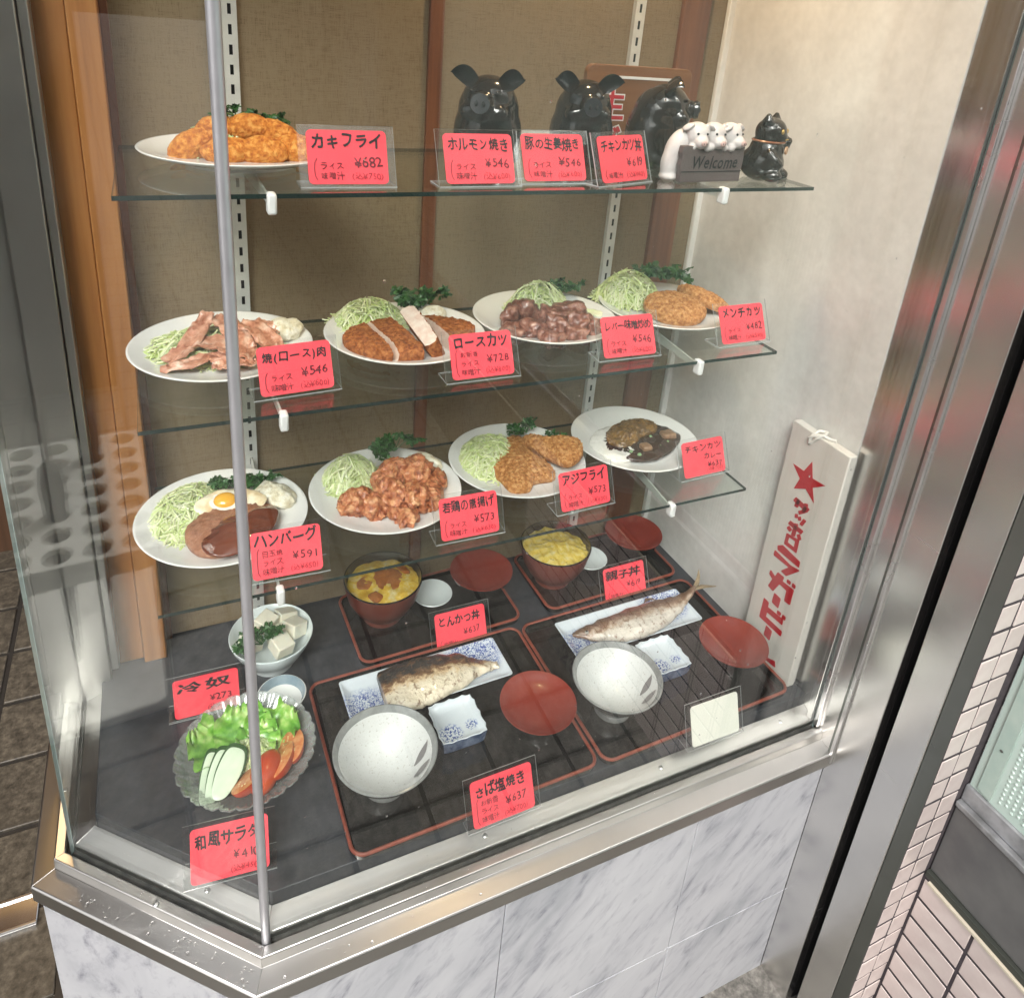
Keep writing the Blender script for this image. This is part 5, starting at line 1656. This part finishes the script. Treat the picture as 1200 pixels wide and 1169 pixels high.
def wedge(loc, rot, label, L_=.058, W_=.030, seeds=14, seed=1):
    t = thing("tomato_wedge", label, "tomato", SO + Vector(loc), 0, "tomato wedges in the salad bowl")
    t.rotation_euler = rot
    n, m = 20, 9
    def arc(f):
        rows_ = []
        for i in range(n + 1):
            u = math.pi * i / n
            y = -math.cos(u) * L_ / 2; rad = math.sin(u) * W_ * .5
            rows_.append([(rad * math.cos(a) * f[0], y, rad * math.sin(a) * f[1]) for a in [math.pi * j / (m - 1) for j in range(m)]])
        return rows_
    part("skin", G().rings([[(x, y, z) for x, y, z in r_] for r_ in arc((1.0, .95))], False), TOMR, t, sharp=70)
    g = G()
    vs = []
    for i in range(n + 1):
        u = math.pi * i / n
        y = -math.cos(u) * L_ / 2; rad = math.sin(u) * W_ * .5
        vs += [(-rad, y, 0), (0, y * .97, -.18 * rad), (rad, y, 0)]
    fs = []
    for i in range(n):
        fs += [(3 * i, 3 * i + 1, 3 * i + 4, 3 * i + 3), (3 * i + 1, 3 * i + 2, 3 * i + 5, 3 * i + 4)]
    fl2 = part("flesh", G().add(vs, fs), TOMF, t)
    g = G()
    rnd = random.Random(seed)
    for i in range(seeds):
        y = rnd.uniform(-.34, .34) * L_; x = rnd.uniform(-.18, .18) * W_
        g.sphere((x, y, -.0022), (.0010, .0019, .0008), 8, 6)
    part("seeds", g, SEED, fl2)
    return t
wedge((.000, -.046, .048), (.2, 2.6, -.62), "red tomato wedge skin side up next to the cucumber", .076, .044, seed=1)
wedge((.022, -.050, .050), (.15, .35, -.50), "tomato wedge with bright red skin behind the corner rod", .072, .042, seed=2)
wedge((.046, -.036, .052), (.15, 2.5, -.32), "orange tomato wedge showing its seeds", .072, .044, seed=3)
wedge((.066, -.018, .052), (.1, 2.7, -.10), "pale tomato wedge against the glass bowl rim", .066, .042, seed=4)

# ================================================================== FIGURES AND SIGNS ON THE TOP SHELF
Z1 = ZS[1] + .003
def pig(x, y, rz, label, head_rz=0.0, head_tilt=0.0):
    t = thing("pig_figure", label, "pig figure", (x, y, Z1), rz, "black glazed pig figures")
    bl = [((0, .004, .050), (.052, .050, .060)), ((0, -.004, .030), (.050, .046, .034)), ((0, .0, .082), (.046, .044, .046)),
          ((-.026, -.030, .014), (.018, .018, .016)), ((.026, -.030, .014), (.018, .018, .016)), ((-.03, .028, .014), (.02, .02, .016)), ((.03, .028, .014), (.02, .02, .016))]
    b = sculpt("body", bl, [BLACKGL], .004, 5, t)
    H = Matrix.Translation((0, -.014, .098)) @ Matrix.Rotation(head_rz, 4, 'Z') @ Matrix.Rotation(head_tilt, 4, 'X')
    def P(p): return tuple(H @ Vector(p))
    hb = [(P((0, .004, .0)), (.040, .038, .035)), (P((0, -.024, -.024)), (.020, .014, .009)), (P((-.020, -.022, -.016)), (.018, .016, .014)), (P((.020, -.022, -.016)), (.018, .016, .014)),
          ('t', [P((0, -.020, -.003)), P((0, -.044, -.002))], [.017, .0145])]
    hd = sculpt("head", hb, [BLACKGL], .003, 5, t)
    sn = G().lathe([(.0005, -.0058), (.0105, -.0058), (.0145, -.004), (.0150, .0), (.0140, .004), (.0005, .004)], 28, cap0=True, cap1=True, M=H @ Matrix.Translation((0, -.046, -.002)) @ Matrix.Rotation(R(-90), 4, 'X') @ Matrix.Scale(-1, 4, (0, 0, 1)))
    so = part("snout", sn, mat("grey-black glaze", (.03, .033, .036), .16, coat=.7) if "grey-black glaze" not in bpy.data.materials else bpy.data.materials["grey-black glaze"], hd)
    for s in (-1, 1):
        part("nostril", G().sphere(P((s * .0052, -.0512, -.002)), (.0026, .0016, .0040), 10, 8), BLACKREC, hd)
        part("eye", G().sphere(P((s * .019, -.028, .012)), .0032, 10, 8), BLACKGL, hd)
        # leaf-shaped ear, cupped to the front
        ge = G()
        n, m = 12, 9
        vs = []
        for i in range(n):
            u = i / (n - 1)
            for j in range(m):
                v = j / (m - 1) * 2 - 1
                wd = .0150 * (math.sin(math.pi * (.22 + .775 * u)) ** .75)
                a_ = .35 - .30 * u
                cx_ = .018 + .036 * u; cz_ = .020 + .014 * math.sin(min(1.0, u * 1.05) * 1.9)
                vs.append((s * (cx_ - v * wd * math.sin(a_) * .75), -.002 - .010 * (1 - v * v) * (1 - u * .6) * -1 - .012 * u * u - .006 * v, cz_ + v * wd * math.cos(a_)))
        k = len(vs)
        vs2 = vs + [(x_, y_ + .0045, z_) for x_, y_, z_ in vs]
        fs = [(i * m + j, i * m + j + 1, (i + 1) * m + j + 1, (i + 1) * m + j) for i in range(n - 1) for j in range(m - 1)]
        fa = fs + [tuple(q + k for q in f[::-1]) for f in fs]
        rim_ = [i * m for i in range(n)] + [(n - 1) * m + j for j in range(1, m)] + [i * m + m - 1 for i in range(n - 2, -1, -1)] + list(range(m - 2, 0, -1))
        fa += [(rim_[i], rim_[(i + 1) % len(rim_)], rim_[(i + 1) % len(rim_)] + k, rim_[i] + k) for i in range(len(rim_))]
        ge.add(vs2, fa, M=H)
        part("ear", ge, BLACKGL, hd, sharp=60)
    return t
pig(.402, .372, R(-28), "black glazed pig figure with wide ears behind the offal card", R(-8))
pig(.572, .388, R(-20), "black glazed pig figure in the middle with its ears spread", R(4))
pig(.716, .388, R(38), "black glazed pig figure turned sideways towards the stone wall", R(18))

sg = thing("wooden_sign", "orange wooden sign with a red and white character behind the pigs", "sign", (.722, .470, Z1), 0)
part("sign_board", G().prism(rrect(.215, .152, .014, 6, -.1075, 0), -.006, .006, M=Matrix(((1, 0, 0, 0), (0, 0, -1, 0), (0, 1, 0, 0), (0, 0, 0, 1)))), SIGNW, sg, bevel=.0015)
part("white_line", G().box(-.060, .085, -.0072, -.0062, .1305, .1350), WHITEP, sg)
def sign_char(ch, u, v, size, bold, y, m, nm):
    g = G()
    vs, fs, w = glyph(ch, bold)
    g.add([(u + x_ * size, y, v + y_ * size) for x_, y_ in vs], fs)
    part(nm, g, m, sg, smooth=False)
for q_, ch in enumerate("生ビ"):
    sign_char(ch, -.082, .066 - .062 * q_, .056, .060, -.0066, WHITEP, "character_outline")
    sign_char(ch, -.082, .066 - .062 * q_, .056, .020, -.0074, SIGNRED, "character")

# welcome figure: three white piglets over a plank
wl = thing("welcome_figure", "three white piglets leaning over a brown plank reading Welcome", "figurine", (.722, .262, Z1), R(4))
pl_ = []
rr = random.Random(5)
for i in range(13):
    pl_.append((-.062 + .124 * i / 12, .0545 + rr.uniform(-.0015, .0025)))
for i in range(1, 7):
    pl_.append((.062 + rr.uniform(-.002, .002), .0545 - .0535 * i / 6))
for i in range(1, 7):
    pl_.append((-.062 + .124 * (6 - i) / 6 , .001) if i < 6 else (-.060, .001))
for i in range(1, 6):
    pl_.append((-.062 + rr.uniform(-.002, .002), .001 + .0535 * i / 6))
plk = part("plank", G().prism(pl_, -.005, .005, M=Matrix(((1, 0, 0, 0), (0, 0, -1, -.018), (0, 1, 0, 0), (0, 0, 0, 1)))), SLABW, wl, bevel=.001)
part("plank_groove", G().box(-.0605, .0605, -.0237, -.0231, .0165, .0180), BLACKREC, plk)
g = G()
write(g, "Welcome", -.042, .022, .028, random.Random(9), .012, 0, width=.094, zz=0, jit=.5, shear=.22)
part("lettering", G().add([(x_, -.0238, y_) for x_, y_, _ in g.v], g.f), BLACKREC, plk, smooth=False)
def piglet(cx, turn, nm):
    H = Matrix.Translation((cx, -.006, .070)) @ Matrix.Rotation(turn, 4, 'Z')
    P = lambda p: tuple(H @ Vector(p))
    bl = [(P((0, 0, 0)), (.0205, .020, .0195)), (P((0, -.017, -.009)), (.0125, .011, .010)), (P((0, .010, -.022)), (.018, .018, .026)), (P((0, .014, -.046)), (.018, .018, .024)),
          (P((-.013, -.014, -.017)), (.007, .007, .006)), (P((.013, -.014, -.017)), (.007, .007, .006)),
          (P((-.0195, -.006, .012)), (.0035, .0075, .0100), (.5, .9, 0)), (P((.0195, -.006, .012)), (.0035, .0075, .0100), (.5, -.9, 0))]
    o = sculpt(nm, bl, [CREAM], .0016, 2, wl)
    part("snout", G().sphere(P((0, -.0275, -.0095)), (.0058, .0028, .0046), 14, 8), BLUSH, o)
    for s in (-1, 1):
        part("nostril", G().sphere(P((s * .0022, -.0302, -.0095)), (.0009, .0008, .0013), 8, 6), SLABW, o)
    for s in (-1, 1):
        part("eye", G().sphere(P((s * .0078, -.0182, .0035)), .0019, 8, 6), BLACKREC, o)
    return o
piglet(-.026, R(-12), "piglet")
piglet(.007, R(-4), "piglet")
piglet(.040, R(16), "piglet")
sculpt("piglet_body", [((-.052, .004, .050), (.018, .016, .030), (0, .45, 0)), ((-.062, .004, .024), (.014, .014, .030)), ((-.064, .002, .006), (.013, .016, .007))], [CREAM], .0025, 3, wl)

# lucky cat
lc = thing("lucky_cat", "black glazed lucky cat figure beside the stone wall", "cat figure", (.849, .266, Z1), R(30))
cb = [((0, .004, .026), (.034, .036, .030)), ((0, .0, .046), (.028, .028, .030)), ((-.016, -.020, .010), (.014, .018, .011)), ((.016, -.020, .010), (.014, .018, .011)),
      ((0, -.002, .076), (.027, .025, .023)), ((0, -.022, .070), (.012, .008, .008)),
      ('t', [(-.018, .0, .092), (-.020, .0, .106)], [.011, .0022]), ('t', [(.018, .0, .092), (.020, .0, .106)], [.011, .0022]),
      ('t', [(.022, -.010, .046), (.026, -.022, .056), (.020, -.026, .066)], [.010, .0085, .0080]), ('t', [(-.022, -.010, .046), (-.022, -.024, .034), (-.012, -.030, .026)], [.010, .009, .008]),
      ('t', [(.02, .03, .01), (.0, .040, .02), (-.012, .038, .034)], [.008, .008, .006])]
cbo = sculpt("body", cb, [BLACKGL], .0026, 3, lc)
part("coin", G().lathe([(.0005, .0015), (.0058, .0015), (.0065, .0), (.0058, -.0015), (.0005, -.0015)], 20, cap0=True, cap1=True, M=Matrix.Translation((.004, -.0305, .050)) @ Matrix.Rotation(R(90), 4, 'X')), mat("dull peach gold", (.50, .30, .17), .4), lc)
for s in (-1, 1):
    part("eye", G().sphere((s * .0105, -.0240, .079), (.0042, .0022, .0042), 12, 8), GOLD, cbo)
part("muzzle_line", G().tube([(-.006, -.0292, .0665), (0, -.0308, .0680), (.006, -.0292, .0665)], .0009, 6), GOLD, cbo)
part("collar", G().lathe([(.0255, .0595), (.0275, .0615), (.0255, .0635)], 32, M=Matrix.Translation((0, -.001, 0))), mat("dull red-gold collar", (.20, .07, .03), .3, coat=.4), cbo)
part("plinth_mark", G().box(-.022, .022, -.0362, -.0340, .001, .0055), DARKSTEEL, lc)

# white sign board leaning on the stone wall
bd = thing("sign_board", "white wooden board with red star and lettering leaning on the stone wall", "sign board", (.9825, .1265, ZF))
part("board", G().box(-.009, .009, -.0685, .0665, .0005, .515), BOARDW, bd, bevel=.0022)
STROKES = [
[(.1707,.4800),(.1432,.4806),(.1307,.5079),(.1209,.4785),(.0911,.4817),(.1158,.4620),(.1051,.4360),(.1297,.4505),(.1554,.4351),(.1477,.4615)],
[(.1490,.4132),(.1148,.4103),(.1111,.4188),(.1451,.4219)],[(.1415,.4202),(.1440,.4044),(.1368,.4063),(.1344,.4220)],[(.1235,.4231),(.1252,.4054),(.1182,.4077),(.1165,.4254)],
[(.1204,.4119),(.1326,.4003),(.1294,.3959),(.1173,.4077)],[(.1376,.3903),(.1368,.3836),(.1317,.3864),(.1325,.3931)],[(.1296,.3895),(.1279,.3838),(.1229,.3872),(.1247,.3930)],
[(.1174,.3930),(.1227,.3790),(.1171,.3791),(.1119,.3930)],[(.1474,.3625),(.1152,.3625),(.1122,.3702),(.1442,.3704)],[(.1338,.3720),(.1344,.3453),(.1271,.3486),(.1266,.3751)],
[(.1483,.3523),(.1407,.3497),(.1367,.3563),(.1442,.3589)],[(.1226,.3547),(.1173,.3469),(.1119,.3522),(.1172,.3600)],
[(.1452,.3417),(.1157,.3474),(.1223,.3412),(.1391,.3390)],[(.1157,.3474),(.1148,.3203),(.1215,.3264),(.1223,.3412)],[(.1148,.3203),(.1453,.3189),(.1396,.3252),(.1215,.3264)],[(.1453,.3189),(.1452,.3417),(.1391,.3390),(.1396,.3252)],
[(.1580,.3037),(.1478,.3121),(.1021,.3089),(.1014,.2975),(.1565,.2966)],[(.1619,.2897),(.1193,.2870),(.0979,.2921),(.1230,.2608),(.1364,.2612),(.1206,.2819),(.1621,.2794)],
[(.1604,.2436),(.1467,.2385),(.1427,.2521),(.1276,.2530),(.1286,.2425),(.0992,.2458),(.0995,.2117),(.1125,.2097),(.1132,.2334),(.1333,.2336),(.1442,.2078),(.1570,.2095),(.1508,.2301),(.1611,.2346)],
[(.1176,.2555),(.1098,.2563),(.1105,.2503),(.1178,.2498)],[(.1042,.2573),(.0977,.2571),(.0977,.2511),(.1044,.2506)],[(.1386,.2056),(.1224,.2055),(.1230,.1837),(.1390,.1844)],
[(.1593,.1764),(.1471,.1760),(.1465,.1649),(.1055,.1703),(.1046,.1588),(.1453,.1550),(.1459,.1421),(.1009,.1442),(.1011,.1339),(.1596,.1307)],
[(.1216,.1778),(.1134,.1786),(.1139,.1725),(.1214,.1716)],[(.1075,.1792),(.1009,.1793),(.1011,.1728),(.1086,.1719)],[(.1382,.1253),(.1230,.1249),(.1238,.1028),(.1386,.1036)],
[(.1560,.0860),(.1445,.0876),(.1440,.0700),(.1500,.0560),(.1570,.0590),(.1545,.0720)],[(.1165,.0632),(.0988,.0712),(.0952,.0612),(.1268,.0550),(.1310,.0661),(.1217,.0749)]]
g, gst = G(), G()
Mb = Matrix(((0, 0, -1, -.0090), (1, 0, 0, -.1265), (0, 1, 0, -ZF), (0, 0, 0, 1)))
for i, s in enumerate(STROKES):
    for k_, (dy_, dz_) in enumerate(((0, 0),) if i == 0 else ((-.0011, 0), (.0011, 0), (0, .0011), (0, -.0011))):
        (gst if i == 0 else g).prism([(y_ + dy_, z_ + dz_) for y_, z_ in s], .0002, .0006 + k_ * .00006, M=Mb)
part("star", gst, SIGNRED, bd, smooth=False)
part("lettering", g, SIGNRED, bd, smooth=False)
rp = [(-.010, .020, .492), (-.0125, .018, .500), (-.012, .016, .510), (-.002, .012, .521), (.010, .004, .520), (-.006, -.004, .521), (-.0125, .004, .512), (-.0115, .012, .502), (-.0125, .016, .496)]
part("cord", G().tube([Vector(a).lerp(Vector(b), f) for a, b in zip(rp, rp[1:]) for f in (0, .33, .66)] + [rp[-1]], .0028, 8), ROPE, bd)
part("cord", G().tube([(-.0115, .022, .503), (-.0135, .012, .512), (-.008, -.002, .5205), (.0, -.014, .5175), (.004, -.022, .519)], .0026, 8), ROPE, bd)

# ================================================================== rain on the sill
rnd = random.Random(12)
g = G()
def drop(x, y, z, r):
    g.sphere((x, y, z), (r * rnd.uniform(.8, 1.3), r * rnd.uniform(.8, 1.2), r * .55), 10, 8)
c_dir = (Vector(B2) - Vector(A2)).normalized(); c_out = Vector((-c_dir.y, c_dir.x))
for i in range(34):
    x = rnd.uniform(.0, .95); drop(x, -rnd.uniform(.002, .005), -.004, rnd.uniform(.0012, .003))
for i in range(10):
    x = rnd.uniform(.0, .9); drop(x, -rnd.uniform(.010, .019), .0072, rnd.uniform(.0012, .0028))
for i in range(9):
    x = rnd.uniform(-.01, .5); drop(x, -rnd.uniform(.027, .046), -.0135, rnd.uniform(.001, .002))
for i in range(85):
    s = rnd.random() ** 1.5 * .30
    d = rnd.choice([.004, .012, .016, .030, .036, .042, .047])
    z = -.004 if d < .006 else .0072 if d < .02 else -.0135 - (d - .03) * .16
    p = Vector(A2) + c_dir * s + c_out * d
    drop(p.x, p.y, z, rnd.uniform(.0010, .0029))
for i in range(60):      # spatter on the outside of the front pane
    x, z = rnd.uniform(.05, .97), rnd.choice([rnd.uniform(.0, .35), rnd.uniform(.0, 1.2)])
    r = rnd.uniform(.0006, .0015)
    g.sphere((x, -.0026, z), (r, r * .5, r * rnd.uniform(1, 1.4)), 8, 6)
tag(part("rain_drops", g, WATER), "clear raindrops scattered along the steel sill", "raindrops", kind="stuff")
